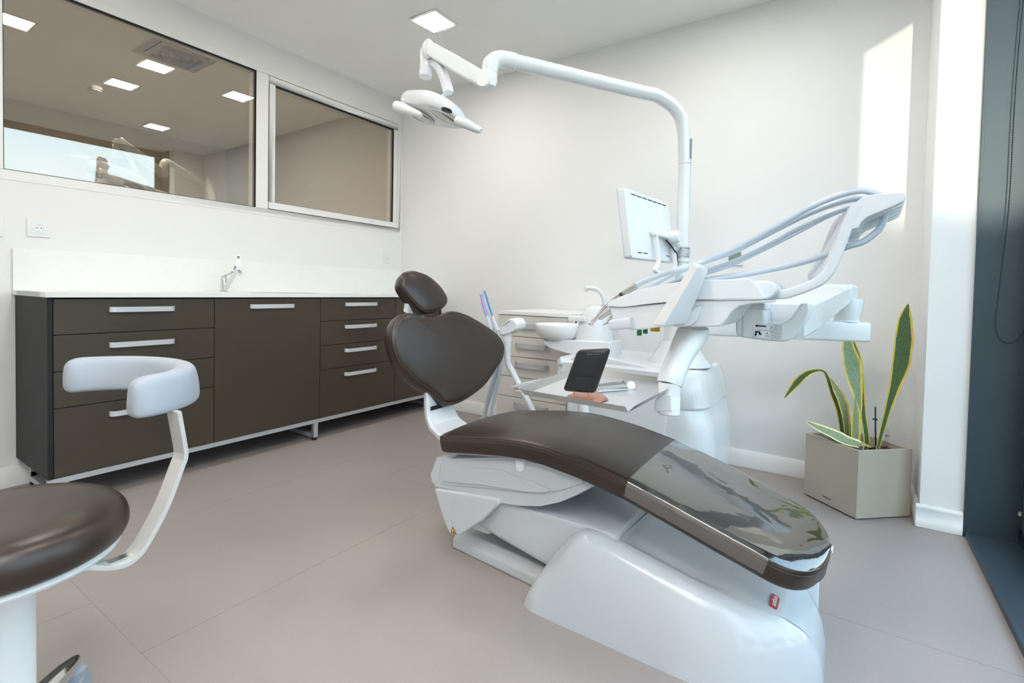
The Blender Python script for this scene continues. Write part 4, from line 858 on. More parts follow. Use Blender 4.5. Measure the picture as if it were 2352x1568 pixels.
# lower arm
Lv = V((0.745, 0.225, 0)).normalized(); Ln = V((-Lv.y, Lv.x, 0)); L0 = V((px_, py_, 0.85))
ll = 0.77
build(MB().loft([[L0 + Lv * t + Ln * a * s_ + V((0, 0, b_ * s_)) for a, b_ in rrect(0.055, 0.043, 0.012, 4)] for t, s_ in ((-0.02, 0.94), (0.05, 1), (ll - 0.012, 1), (ll, 0.94))]), 'lower_arm', M['gloss'], tb, angle=30)
fend = L0 + Lv * (ll - 0.075)
build(MB().lathe([(0.056, 0.892), (0.048, 0.90), (0.062, 0.985), (0.06, 0.992)], (fend.x, fend.y, 0), n=28), 'arm_foot', M['gloss'], tb)
# upper (spring) arm
def beam(p, dx0, dx1, z0, z1): 
    y = p; return [V((dx0 + 0.008, y, z0)), V((dx1 - 0.010, y, z0)), V((dx1, y, z0 + 0.012)), V((dx1, y, z1 - 0.012)), V((dx1 - 0.010, y, z1)), V((dx0 + 0.012, y, z1)), V((dx0, y, z1 - 0.012)), V((dx0, y, z0 + 0.012))]
build(MB().loft([beam(1.80, -0.245, -0.110, 0.862, 0.972), beam(2.00, -0.205, -0.078, 0.882, 0.990), beam(2.56, -0.098, 0.008, 0.966, 1.050)]), 'upper_arm', M['gloss'], tb, angle=30)
build(MB().loft([beam(2.552, -0.100, 0.012, 0.968, 1.054), beam(2.60, -0.092, 0.020, 0.972, 1.055), beam(2.67, -0.075, 0.036, 0.985, 1.052), beam(2.695, -0.06, 0.036, 0.995, 1.045)]), 'arm_end_cap', M['plast'], tb, angle=30)
# front elbow pod
pod2 = [(-0.286,1.660,0.953),(-0.274,1.660,0.958),(-0.219,1.660,0.960),(-0.208,1.660,0.953),(-0.204,1.660,0.917),(-0.160,1.660,0.918),(-0.138,1.660,0.933),(-0.119,1.660,0.967),(-0.112,1.660,0.980),(-0.093,1.660,0.981),(-0.090,1.660,0.960),(-0.097,1.660,0.927),(-0.118,1.660,0.891),(-0.136,1.660,0.871),(-0.157,1.660,0.864),(-0.210,1.660,0.865),(-0.271,1.660,0.870),(-0.284,1.660,0.880)]
pd = build(MB().prism(pod2, (0, 0.155, 0)), 'elbow_pod', M['gloss'], tb, 0.012, 3)
build(MB().prism([(-0.266,1.658,0.952),(-0.265,1.658,0.952),(-0.263,1.658,0.870),(-0.264,1.658,0.870)], (0, -0.0008, 0)), 'joint_line', M['ink_l'], pd)
stk = build(MB().prism([(-0.234,1.659,0.912),(-0.154,1.659,0.914),(-0.157,1.659,0.869),(-0.233,1.659,0.872)], (0, -0.0012, 0)), 'safety_sticker', M['sticker'], pd)
IK = V((0, -0.0010, 0))
b = MB()
for tri_ in ([(-0.231,1.658,0.908),(-0.223,1.658,0.913),(-0.223,1.658,0.903)], [(-0.223,1.658,0.910),(-0.200,1.658,0.909),(-0.200,1.658,0.905),(-0.223,1.658,0.906)], [(-0.229,1.658,0.892),(-0.216,1.658,0.892),(-0.216,1.658,0.887),(-0.229,1.658,0.887)], [(-0.229,1.658,0.892),(-0.225,1.658,0.892),(-0.225,1.658,0.883),(-0.229,1.658,0.883)], [(-0.232,1.658,0.884),(-0.223,1.658,0.883),(-0.228,1.658,0.875)], [(-0.219,1.658,0.892),(-0.216,1.658,0.892),(-0.215,1.658,0.882),(-0.219,1.658,0.882)], [(-0.219,1.658,0.886),(-0.212,1.658,0.886),(-0.212,1.658,0.881),(-0.219,1.658,0.881)]):
    b.prism(tri_, IK)
build(b, 'arrow', M['ink'], stk)
b = MB()
b.prism([(-0.232,1.658,0.897),(-0.176,1.658,0.895),(-0.176,1.658,0.894),(-0.232,1.658,0.896)], IK)
for x0, y0, dx in ((1778, 745.5, 20), (1778, 748.8, 16), (1778, 752, 18.5), (1778, 755.3, 19), (1778, 758.8, 16.5), (1770, 761.5, 27), (1770, 764.8, 27), (1770, 768.2, 22), (1770, 771.6, 26), (1770, 775.2, 25)):
    pass
tl = [((-0.179,1.658,0.914), (-0.156,1.658,0.913)), ((-0.179,1.658,0.910), (-0.161,1.658,0.909)), ((-0.179,1.658,0.905), (-0.157,1.658,0.905)), ((-0.179,1.658,0.901), (-0.157,1.658,0.901)), ((-0.179,1.658,0.897), (-0.159,1.658,0.896)),
      ((-0.188,1.658,0.892), (-0.157,1.658,0.891)), ((-0.188,1.658,0.888), (-0.157,1.658,0.887)), ((-0.187,1.658,0.883), (-0.162,1.658,0.883)), ((-0.187,1.658,0.879), (-0.158,1.658,0.879)), ((-0.188,1.658,0.874), (-0.159,1.658,0.874))]
for a, c in tl:
    a, c = V(a), V(c); n_ = 0; t_ = 0.0
    while t_ < 1.0:
        e1 = min(1, t_ + random.uniform(0.10, 0.24)); q0, q1 = a.lerp(c, t_), a.lerp(c, e1)
        b.prism([q0 - V((0, 0, 0.0008)), q1 - V((0, 0, 0.0008)), q1 + V((0, 0, 0.0008)), q0 + V((0, 0, 0.0008))], IK); t_ = e1 + 0.05
def outline_tri(p, w_):
    p = [V(q) for q in p]
    for i in range(3):
        q0, q1 = p[i], p[(i + 1) % 3]; d = (q1 - q0).normalized(); s_ = V((-d.z, 0, d.x)) * w_
        b.prism([q0 - s_, q1 - s_, q1 + s_, q0 + s_], IK)
outline_tri([(-0.185,1.658,0.911),(-0.181,1.658,0.899),(-0.189,1.658,0.900)], 0.00035); outline_tri([(-0.196,1.658,0.891),(-0.192,1.658,0.876),(-0.201,1.658,0.877)], 0.00035)
for q in ([(-0.186,1.658,0.909),(-0.185,1.658,0.909),(-0.185,1.658,0.901),(-0.185,1.658,0.901)], [(-0.197,1.658,0.887),(-0.196,1.658,0.887),(-0.196,1.658,0.879),(-0.196,1.658,0.879)]): b.prism(q, IK)
build(b, 'printed_text', M['ink_l'], stk)
build(MB().prism([(-0.286,1.660,0.971),(-0.206,1.660,0.975),(-0.205,1.660,0.957),(-0.283,1.660,0.954)], (0, 0.13, 0)), 'turntable', M['pgrey'], tb, 0.004)
# table body: lower shell, upper cover
lowp = [(-0.603,1.420,0.958),(-0.557,1.420,0.956),(-0.465,1.420,0.968),(-0.345,1.420,0.982),(-0.176,1.420,0.989),(-0.180,1.420,0.979),(-0.208,1.420,0.977),(-0.234,1.420,0.970),(-0.252,1.420,0.957),(-0.267,1.420,0.932),(-0.281,1.420,0.914),(-0.343,1.420,0.909),(-0.354,1.420,0.907),(-0.378,1.420,0.914),(-0.438,1.420,0.904),(-0.494,1.420,0.892),(-0.528,1.420,0.889),(-0.562,1.420,0.897),(-0.586,1.420,0.912)]
build(MB().prism(lowp, (0, 0.27, 0)), 'lower_shell', M['gloss'], tb, 0.014, 3)
upp = [(-0.604,1.412,0.958),(-0.601,1.412,0.968),(-0.588,1.412,0.977),(-0.542,1.412,0.995),(-0.496,1.412,1.011),(-0.439,1.412,1.025),(-0.368,1.412,1.035),(-0.299,1.412,1.039),(-0.212,1.412,1.041),(-0.193,1.412,1.024),(-0.174,1.412,0.994),(-0.175,1.412,0.991),(-0.233,1.412,0.990),(-0.343,1.412,0.984),(-0.463,1.412,0.970),(-0.554,1.412,0.956)]
build(MB().prism(upp, (0, 0.286, 0)), 'upper_cover', M['gloss'], tb, 0.010, 3)
ec = [(-0.216,1.440,1.036),(-0.192,1.440,1.038),(-0.175,1.440,1.037),(-0.161,1.440,1.032),(-0.153,1.440,1.023),(-0.152,1.440,1.012),(-0.159,1.440,1.000),(-0.171,1.440,0.991),(-0.182,1.440,0.986),(-0.189,1.440,1.011)]
build(MB().prism(ec, (0, 0.24, 0)), 'end_cap', M['pgrey'], tb, 0.010, 3)
build(MB().lathe([(0.016, -0.02), (0.016, 0.02), (0.012, 0.024)], (-0.166,1.560,1.020), (0, 1, 0), 24), 'clear_knob', M['clear2'], tb)
hnd = [(-0.586,1.400,0.901),(-0.519,1.400,0.912)]
build(MB().sweep([V(hnd[0]), V(hnd[0]).lerp(V(hnd[1]), 0.15), V(hnd[1])], [rrect(0.010, 0.013, 0.006), rrect(0.014, 0.016, 0.008), rrect(0.0155, 0.0165, 0.008)], (0, 1, 0)), 'table_handle', M['pgrey'], tb, angle=50)
# tilting panel
Pa, Pb, Pc = [(-0.444,1.345,0.914),(-0.338,1.345,1.083)], [(-0.393,1.285,0.914),(-0.310,1.285,1.069)], [(-0.361,1.390,0.919),(-0.309,1.390,1.066)]
Pa, Pb, Pc = [[V(q) for q in z_] for z_ in (Pa, Pb, Pc)]
Pd = [a + c - b_ for a, b_, c in zip(Pa, Pb, Pc)]
build(MB().loft([[Pa[0], Pb[0], Pc[0], Pd[0]], [Pa[1], Pb[1], Pc[1], Pd[1]]]), 'control_panel', M['gloss'], tb, 0.005, 3)
build(MB().prism([(-0.342,1.400,0.964),(-0.326,1.400,0.971),(-0.338,1.400,0.929),(-0.354,1.400,0.913),(-0.384,1.400,0.906),(-0.402,1.400,0.908)], (0, 0.03, 0)), 'panel_hinge', M['gloss'], tb, 0.004)
for q, mm, r_, h_ in (((-0.532,1.500,0.886), 'green', 0.0075, 0.018), ((-0.534,1.560,0.885), 'green', 0.0075, 0.015), ((-0.483,1.500,0.895), 'yellow', 0.014, 0.011)):
    build(MB().lathe([(r_, 0.006), (r_, -h_), (r_ * 0.8, -h_)], q, n=16), 'hose_plug', M[mm], tb, label=('green' if mm == 'green' else 'yellow') + ' plug under the table')
# whip arms
wp = [(-0.168,1.530,1.005),(-0.149,1.530,1.003),(-0.130,1.530,1.008),(-0.095,1.530,1.023),(-0.066,1.530,1.039),(-0.049,1.530,1.057),(-0.036,1.530,1.084),(-0.018,1.530,1.144),(0.000,1.530,1.204),(0.011,1.530,1.230)]
for q in range(5):
    dy = 0.034 * q; P = [V(x) + V((-0.010 * q * (1 if i > 4 else 0.3), dy, -0.004 * q * (1 if i > 6 else 0))) for i, x in enumerate(wp)]
    sec = rrect(0.013 if q == 0 else 0.010, 0.0125 if q == 0 else 0.0095, 0.004)
    wa = build(MB().sweep(cr(P, 5), sec, (0, 1, 0)), 'whip_arm', M['pgrey'], tb, angle=40)
    hp = [(-0.004,1.518,1.190),(0.004,1.518,1.222),(0.010,1.518,1.239),(0.026,1.518,1.253),(0.072,1.518,1.254),(0.101,1.518,1.254),(0.106,1.518,1.250),(0.108,1.518,1.241),(0.103,1.518,1.231),(0.082,1.518,1.220),(0.057,1.518,1.209),(0.033,1.518,1.198),(0.022,1.518,1.187),(0.015,1.518,1.172),(-0.008,1.518,1.167)]
    if q == 0:
        build(MB().prism(hp, (0, 0.022, 0)), 'guide_head', M['pgrey'], wa, 0.004, 3)
    else:
        c_ = V(hp[4]); build(MB().prism([V(x) * 0.985 + V((0.002, dy + 0.025, 0.017 - 0.004 * q)) for x in hp], (0, 0.016, 0)), 'guide_head', M['pgrey'], wa, 0.003)

# tray holder arm below the table
ts = [((-0.369,1.500,0.907), 0.040, 0.030), ((-0.374,1.500,0.885), 0.043, 0.032), ((-0.386,1.475,0.848), 0.044, 0.030), ((-0.396,1.440,0.807), 0.038, 0.028), ((-0.403,1.410,0.770), 0.034, 0.030), ((-0.406,1.400,0.747), 0.031, 0.031)]
pp = cr([t[0] for t in ts], 4); nn = len(pp)
build(MB().sweep(pp, [rrect(interp([(i / 5, t[2]) for i, t in enumerate(ts)], k_ / (nn - 1)), interp([(i / 5, t[1]) for i, t in enumerate(ts)], k_ / (nn - 1)), 0.022, 4) for k_ in range(nn)], (0.5, 0.8, 0.3)), 'tray_arm', M['gloss'], tb, angle=50)
build(MB().lathe([(0.030, 0.0), (0.030, -0.012)], (-0.371,1.500,0.907), n=24), 'arm_collar', M['pgrey'], tb)
sc_ = V((-0.406,1.400,0.749))
build(MB().lathe([(0.030, 0.004), (0.0295, -0.032), (0.0295, -0.034), (0.0305, -0.036), (0.0305, -0.083), (0.028, -0.086)], sc_, n=28), 'socket', M['plast'], tb)
sx_, sy_ = sc_.x, sc_.y
build(MB().prism([(-0.437,1.368,0.671),(-0.437,1.368,0.700),(-0.431,1.368,0.709),(-0.418,1.368,0.721),(-0.390,1.368,0.725),(-0.388,1.368,0.678)], (0, 0.040, 0)), 'tray_clip', M['plast'], tb, 0.004, 3)

# ------------------------------------------------------------------ tray with its contents
ty = [V(q) for q in [(-0.721,1.103,0.722),(-0.400,1.089,0.722),(-0.401,1.528,0.722),(-0.771,1.576,0.722)]]
tcn = sum(ty, V((0, 0, 0))) / 4
tr = thing('instrument_tray', 'shallow steel tray with raised rims, clipped to the arm under the table', 'tray', (tcn.x, tcn.y, 0.72))
tin = [q + (tcn - q) * 0.09 for q in ty]
build(MB().prism([V((q.x, q.y, 0.7215)) for q in tin], (0, 0, 0.0015)), 'sheet', M['tray'], tr)
for i in range(4):
    a, c = tin[i], tin[(i + 1) % 4]; A2, C2 = ty[i], ty[(i + 1) % 4]; d = (c - a)
    p0, p1, p2, p3 = a + d * 0.0, c - d * 0.0, C2.lerp(A2, 0.045), A2.lerp(C2, 0.045)
    lo = [V((p0.x, p0.y, 0.7215)), V((p1.x, p1.y, 0.7215)), V((p2.x, p2.y, 0.738)), V((p3.x, p3.y, 0.738))]
    build(MB().prism(lo, (0, 0, 0.0013)), 'rim', M['steel'], tr)
TZ = 0.7232
def on_tray(nm, label): 
    t = thing(nm, label, 'dental instrument', (tcn.x + 0.05, tcn.y + 0.05, TZ), 'instruments lying on the tray'); return t
mi = on_tray('mouth_mirror', 'round mouth mirror lying on the steel tray')
build(MB().tube([(-0.568,1.287,0.727),(-0.528,1.345,0.727),(-0.518,1.370,0.727)], [0.0035, 0.0035, 0.0018], 10), 'shaft', M['steel'], mi)
mc = V((-0.508,1.376,0.735))
build(MB().tube([(-0.518,1.370,0.727), mc + V((-0.004, -0.004, -0.006))], 0.0014, 8), 'neck', M['steel'], mi)
build(MB().lathe([(0.0115, -0.001), (0.012, 0.0), (0.0115, 0.001)], mc, (0.45, -0.75, 0.45), 24), 'mirror_disc', M['sticker'], mi)  # flat white paints in the bright reflection on the mirror face
tz_ = on_tray('tweezers', 'bent steel tweezers lying behind the mirror on the tray')
for d in (0, 1):
    q = [(-0.602,1.353,0.727),(-0.580,1.407,0.727),(-0.563,1.430,0.727),(-0.566,1.466,0.727),(-0.529,1.414,0.727)]; build(MB().tube([V(x) + V((0.002 * d, 0.008 * d * (1 - i / 4), 0)) for i, x in enumerate(q)], [0.0030, 0.0034, 0.0024, 0.0018, 0.0009], 8), 'arm', M['steel'], tz_)
pr = on_tray('dental_probe', 'thin steel probe lying in front of the mirror on the tray')
build(MB().tube([(-0.564,1.262,0.727),(-0.533,1.311,0.727),(-0.510,1.350,0.727)], 0.0032, 10), 'shaft', M['steel'], pr)
build(MB().tube([(-0.514,1.359,0.725),(-0.500,1.374,0.725),(-0.488,1.372,0.725)], [0.0015, 0.0010, 0.0005], 8), 'tip', M['steel'], pr)

# small black display on a rose-gold stand
dv = thing('desk_display', 'small black display in a rose-gold stand on the steel tray, seen from behind', 'display', (-0.55, 1.186, TZ))
D4 = [V(q) for q in ([(-0.601,1.137,0.744)] + [(-0.522,1.162,0.744)] + [(-0.486,1.170,0.860)] + [(-0.568,1.150,0.851)])]
dn = (D4[1] - D4[0]).cross(D4[3] - D4[0]).normalized()
if dn.y > 0: dn = -dn
def quadr(q4, r, k=4):
    out = []
    for i in range(4):
        p, a, c = q4[i], (q4[i - 1] - q4[i]).normalized(), (q4[(i + 1) % 4] - q4[i]).normalized()
        for j in range(k + 1):
            t = j / k; out.append((p + a * r) * (1 - t) ** 2 + p * 2 * t * (1 - t) + (p + c * r) * t * t)
    return out
qo = quadr(D4, 0.012)
cD = sum(D4, V((0, 0, 0))) / 4
rim = build(MB().prism([q - dn * 0.008 for q in qo], dn * 0.0045), 'rim', M['rose'], dv, 0.001)
build(MB().loft([[q - dn * 0.0035 for q in qo], [q + dn * 0.002 for q in qo], [cD + (q - cD) * 0.95 + dn * 0.007 for q in qo], [cD + (q - cD) * 0.80 + dn * 0.0085 for q in qo]]), 'back_shell', M['black'], dv, angle=50)
def ond(u, v_, o_=0.0): return D4[0] * (1 - u) * (1 - v_) + D4[1] * u * (1 - v_) + D4[2] * u * v_ + D4[3] * (1 - u) * v_ + dn * o_
ux, uy = (D4[1] - D4[0]).normalized(), (D4[3] - D4[0]).normalized()
build(MB().prism([ond(0.22, 0.06, 0.007), ond(0.84, 0.06, 0.007), ond(0.84, 0.36, 0.007), ond(0.22, 0.36, 0.007)], dn * 0.006), 'battery_hatch', M['black'], dv, 0.0015)
build(MB().prism([ond(0.40, 0.362, 0.0088), ond(0.78, 0.362, 0.0088), ond(0.78, 0.385, 0.0088), ond(0.40, 0.385, 0.0088)], dn * 0.0006), 'latch_slot', M['gap'], dv)
for u, v_ in ((0.18, 0.92), (0.90, 0.92)):
    build(MB().lathe([(0.0032, 0.0), (0.0032, 0.0052), (0.0018, 0.0053), (0.0017, 0.004)], ond(u, v_, 0.003), dn, 14), 'screw', M['gap'], dv)
build(MB().prism([ond(0.30, 0.76, 0.0085), ond(0.38, 0.76, 0.0085), ond(0.38, 0.79, 0.0085), ond(0.30, 0.79, 0.0085)], dn * 0.0006), 'reset_hole', M['gap'], dv)
b = MB()
for u0, u1, v0, v1 in ((0.36, 0.42, 0.865, 0.905), (0.45, 0.49, 0.87, 0.90), (0.52, 0.535, 0.872, 0.898), (0.545, 0.57, 0.872, 0.898), (0.58, 0.61, 0.872, 0.898), (0.62, 0.64, 0.872, 0.898), (0.65, 0.69, 0.872, 0.898), (0.70, 0.72, 0.872, 0.898), (0.73, 0.76, 0.872, 0.898)):
    b.prism([ond(u0, v0, 0.0086), ond(u1, v0, 0.0086), ond(u1, v1, 0.0086), ond(u0, v1, 0.0086)], dn * 0.0003)
build(b, 'printed_marking', M['ink_d'], dv)
for v_ in (0.10, 0.19, 0.28):
    build(MB().lathe([(0.0042, 0), (0.0042, 0.003), (0.0025, 0.004)], ond(0.075, v_, 0.004), dn, 14), 'button', M['gap'], dv)
for u in (0.36, 0.80):
    a = ond(u, -0.01, 0.004); build(MB().tube([a + uy * 0.012, a, V((a.x, a.y, TZ + 0.008))], 0.0022, 10), 'hook', M['rose'], dv)
fq = [V(q) for q in [(-0.600,1.154,0.723),(-0.605,1.206,0.723),(-0.583,1.247,0.723),(-0.556,1.262,0.723),(-0.515,1.217,0.723),(-0.498,1.191,0.723),(-0.502,1.151,0.723),(-0.521,1.117,0.723),(-0.553,1.115,0.723)]]
fc_ = sum(fq, V((0, 0, 0))) / len(fq)
build(MB().loft([[fc_ + (q - fc_) * 0.9 for q in fq], [q + V((0, 0, 0.003)) for q in fq], [fc_ + (q - fc_) * 0.9 + V((0, 0, 0.0075)) for q in fq], [fc_ + (q - fc_) * 0.5 + V((0, 0, 0.011)) for q in fq]]), 'stand', M['rose'], dv, angle=50)

# ------------------------------------------------------------------ handpieces resting in the table, with their hoses
HPG = 'handpieces with blue-grey hoses on the instrument table'
def hosed(label, hose, r, yy=None):
    t = thing('dental_handpiece', label, 'dental instrument', hose[-1], HPG)
    build(MB().tube(cr(hose, 7), r, 14), 'hose', M['hose'], t); return t
hA = hosed('front dental handpiece with steel bent neck, its hose topmost in the arc', [(0.059,1.532,1.250),(0.038,1.532,1.262),(0.011,1.532,1.267),(-0.034,1.532,1.258),(-0.094,1.532,1.232),(-0.143,1.532,1.203),(-0.193,1.532,1.174),(-0.246,1.532,1.144),(-0.300,1.532,1.119),(-0.362,1.532,1.093)] + [(-0.398,1.460,1.072),(-0.454,1.460,1.055),(-0.507,1.460,1.034),(-0.535,1.460,1.019)], 0.0080)
build(MB().tube([(-0.522,1.430,1.020),(-0.549,1.430,1.003),(-0.568,1.430,0.990)], [0.0105, 0.0085, 0.0080], 16), 'coupling', M['steel'], hA)
build(MB().tube([(-0.559,1.425,0.994),(-0.566,1.425,0.989)], 0.0086, 16), 'band', M['rubber'], hA)
build(MB().tube(cr([(-0.564,1.420,0.990),(-0.588,1.420,0.972),(-0.614,1.420,0.950),(-0.636,1.420,0.926),(-0.655,1.420,0.905)], 4), [0.0078] * 6 + [0.0072] * 5 + [0.0065] * 6, 16), 'body', M['chrome'], hA)
build(MB().ell((-0.658,1.420,0.902), (0.0075, 0, 0), (0, 0.0075, 0), (0, 0, 0.0075), 16, 10), 'head', M['chrome'], hA)
hB = hosed('second dental handpiece from the front, hose under the topmost one', [(0.049,1.565,1.244),(0.012,1.565,1.253),(-0.034,1.565,1.245),(-0.096,1.565,1.222),(-0.165,1.565,1.187),(-0.232,1.565,1.150),(-0.286,1.565,1.122),(-0.358,1.565,1.098),(-0.461,1.565,1.056),(-0.528,1.565,1.016)], 0.0076)
build(MB().tube([(-0.523,1.550,1.016),(-0.580,1.550,0.985),(-0.653,1.550,0.935)], [0.0095, 0.008, 0.008], 14), 'coupling', M['clear2'], hB)
build(MB().tube([(-0.642,1.530,0.937),(-0.678,1.530,0.912)], [0.0075, 0.006], 14), 'body', M['steel'], hB)
build(MB().ell((-0.676,1.530,0.914), (0.007, 0, 0), (0, 0.007, 0), (0, 0, 0.007), 14, 8), 'head', M['steel'], hB)
hC = hosed('third dental handpiece from the front, thin straight hose', [(0.041,1.600,1.230),(0.001,1.600,1.237),(-0.049,1.600,1.223),(-0.094,1.600,1.201),(-0.130,1.600,1.182),(-0.182,1.600,1.151),(-0.236,1.600,1.122),(-0.292,1.600,1.096),(-0.352,1.600,1.075),(-0.443,1.600,1.044),(-0.526,1.600,1.007)], 0.0066)
build(MB().tube([(-0.521,1.585,1.006),(-0.607,1.585,0.973),(-0.664,1.585,0.913),(-0.676,1.585,0.894),(-0.689,1.585,0.889)], [0.008, 0.007, 0.005, 0.003, 0.002], 12), 'body', M['steel'], hC)
hD = hosed('fourth dental handpiece from the front, thinnest pale hose', [(0.038,1.632,1.221),(-0.006,1.632,1.235),(-0.050,1.632,1.221),(-0.096,1.632,1.196),(-0.159,1.632,1.160),(-0.240,1.632,1.117),(-0.297,1.632,1.089),(-0.358,1.632,1.067),(-0.452,1.632,1.036),(-0.521,1.632,1.001)], 0.0042)
build(MB().tube([(-0.518,1.620,1.001),(-0.606,1.620,0.973),(-0.667,1.620,0.949)], [0.007, 0.006, 0.004], 12), 'body', M['steel'], hD)
hE = hosed('hindmost dental handpiece, its hose looping low behind the guide heads', [(0.072,1.575,1.235),(0.071,1.575,1.213),(0.060,1.575,1.175),(0.030,1.575,1.145),(-0.002,1.575,1.133)] + [(-0.033,1.590,1.121),(-0.093,1.590,1.098),(-0.144,1.590,1.083),(-0.197,1.590,1.071),(-0.252,1.590,1.060),(-0.309,1.590,1.051),(-0.361,1.590,1.043),(-0.432,1.590,1.031),(-0.501,1.590,1.012)], 0.0080)
build(MB().tube([(-0.501,1.590,1.012),(-0.565,1.590,0.986),(-0.639,1.590,0.958)], [0.010, 0.008, 0.006], 12), 'body', M['clear2'], hE)

# ================================================================== monitor on the pole
mo = thing('monitor', 'white flat monitor seen from behind, mounted on the lamp pole', 'monitor', (px_, py_, 1.2))
Q = [V(q) for q in ([(-0.747,1.986,1.143)] + [(-0.695,2.431,1.148)] + [(-0.736,2.437,1.437)] + [(-0.776,1.952,1.431)])]
mn = (Q[1] - Q[0]).cross(Q[3] - Q[0]).normalized()
if mn.y > 0: mn = -mn
mo_q = quadr(Q, 0.014)
cQ = sum(Q, V((0, 0, 0))) / 4
build(MB().loft([[q - mn * 0.028 for q in mo_q], [q - mn * 0.012 for q in mo_q], [cQ + (q - cQ) * 0.985 for q in mo_q]]), 'back_shell', M['plast'], mo, angle=40)
build(MB().prism([cQ + (q - cQ) * 1.004 - mn * 0.034 for q in mo_q], mn * 0.006), 'bezel', M['pgrey'], mo, 0.002)
def onm(u, v_, o_=0.0): return Q[0] * (1 - u) * (1 - v_) + Q[1] * u * (1 - v_) + Q[2] * u * v_ + Q[3] * (1 - u) * v_ + mn * o_
b = MB()
for i in range(7):
    u0 = 0.13 + 0.115 * i; b.prism([onm(u0, 0.925, 0.0006), onm(u0 + 0.095, 0.925, 0.0006), onm(u0 + 0.095, 0.940, 0.0006), onm(u0, 0.940, 0.0006)], mn * 0.0006)
for u0 in (0.14, 0.26, 0.78):
    b.prism([onm(u0, 0.085, 0.0006), onm(u0 + 0.085, 0.085, 0.0006), onm(u0 + 0.085, 0.098, 0.0006), onm(u0, 0.098, 0.0006)], mn * 0.0006)
build(b, 'vent_slot', M['gap'], mo)
build(MB().prism([onm(0.64, 0.38), onm(0.76, 0.38), onm(0.74, 0.82), onm(0.66, 0.82)], mn * 0.018), 'mount_plate', M['plast'], mo, 0.005)
kn = onm(0.80, 0.38, 0.045)
build(MB().lathe([(0.026, -0.03), (0.028, -0.02), (0.028, 0.02), (0.026, 0.026), (0.020, 0.027)], kn, mn, 24), 'tilt_joint', M['plast'], mo)
build(MB().prism([onm(0.42, 0.36, 0.01), onm(0.90, 0.36, 0.01), onm(0.90, 0.44, 0.01), onm(0.42, 0.44, 0.01)], mn * 0.022), 'crossbar', M['plast'], mo, 0.005)
pcz = 1.198
build(MB().tube([kn, V((px_ - 0.03, py_ - 0.005, pcz + 0.005))], 0.020, 16), 'swivel_arm', M['plast'], mo)
cl = build(MB().lathe([(0.0345, 1.150), (0.0345, 1.240)], (px_, py_, 0), n=32), 'pole_clamp', M['plast'], mo, 0.002)
lbr = [(0.0352, 1.170), (0.0352, 1.222)]
build(MB().lathe(lbr, (px_, py_, 0), n=64, caps=False), 'rating_label', M['alu_paint'], cl)
b = MB()
for zz, aa, w_ in ((1.2135, -138, 60), (1.2135, -62, 52), (1.203, -138, 40), (1.199, -138, 26), (1.195, -138, 22), (1.188, -50, 14), (1.180, -44, 10), (1.173, -138, 38), (1.173, -62, 44)):
    t_ = aa
    while t_ < aa + w_:
        a0, a1 = math.radians(t_), math.radians(min(aa + w_, t_ + random.uniform(4, 9))); t_ = math.degrees(a1) + 2.0
        q = [V((px_ + 0.0356 * math.cos(a), py_ + 0.0356 * math.sin(a), zz)) for a in (a0, a1)]; ou = V((math.cos((a0 + a1) / 2), math.sin((a0 + a1) / 2), 0))
        b.prism([q[0], q[1], q[1] + V((0, 0, 0.0026)), q[0] + V((0, 0, 0.0026))], ou * 0.0005)
build(b, 'label_print', M['ink'], cl)
hp_ = [onm(0.47, 0.40, 0.02), onm(0.46, 0.10, 0.025), onm(0.44, -0.06, 0.025), onm(0.33, -0.16, 0.03), onm(0.37, -0.20, 0.035), onm(0.62, -0.20, 0.035), onm(0.80, -0.12, 0.03), onm(0.86, 0.02, 0.025), onm(0.88, 0.36, 0.02)]
build(MB().sweep(cr(hp_, 5), rrect(0.0095, 0.0065, 0.003), mn), 'grip_handle', M['plast'], mo, angle=45)
build(MB().tube(cr([onm(0.72, 0.33, 0.02), onm(0.80, 0.22, 0.03), onm(0.90, 0.10, 0.03), V((px_ - 0.02, py_ - 0.02, 1.135))], 6), 0.0035, 8), 'cable', M['rubber'], mo)

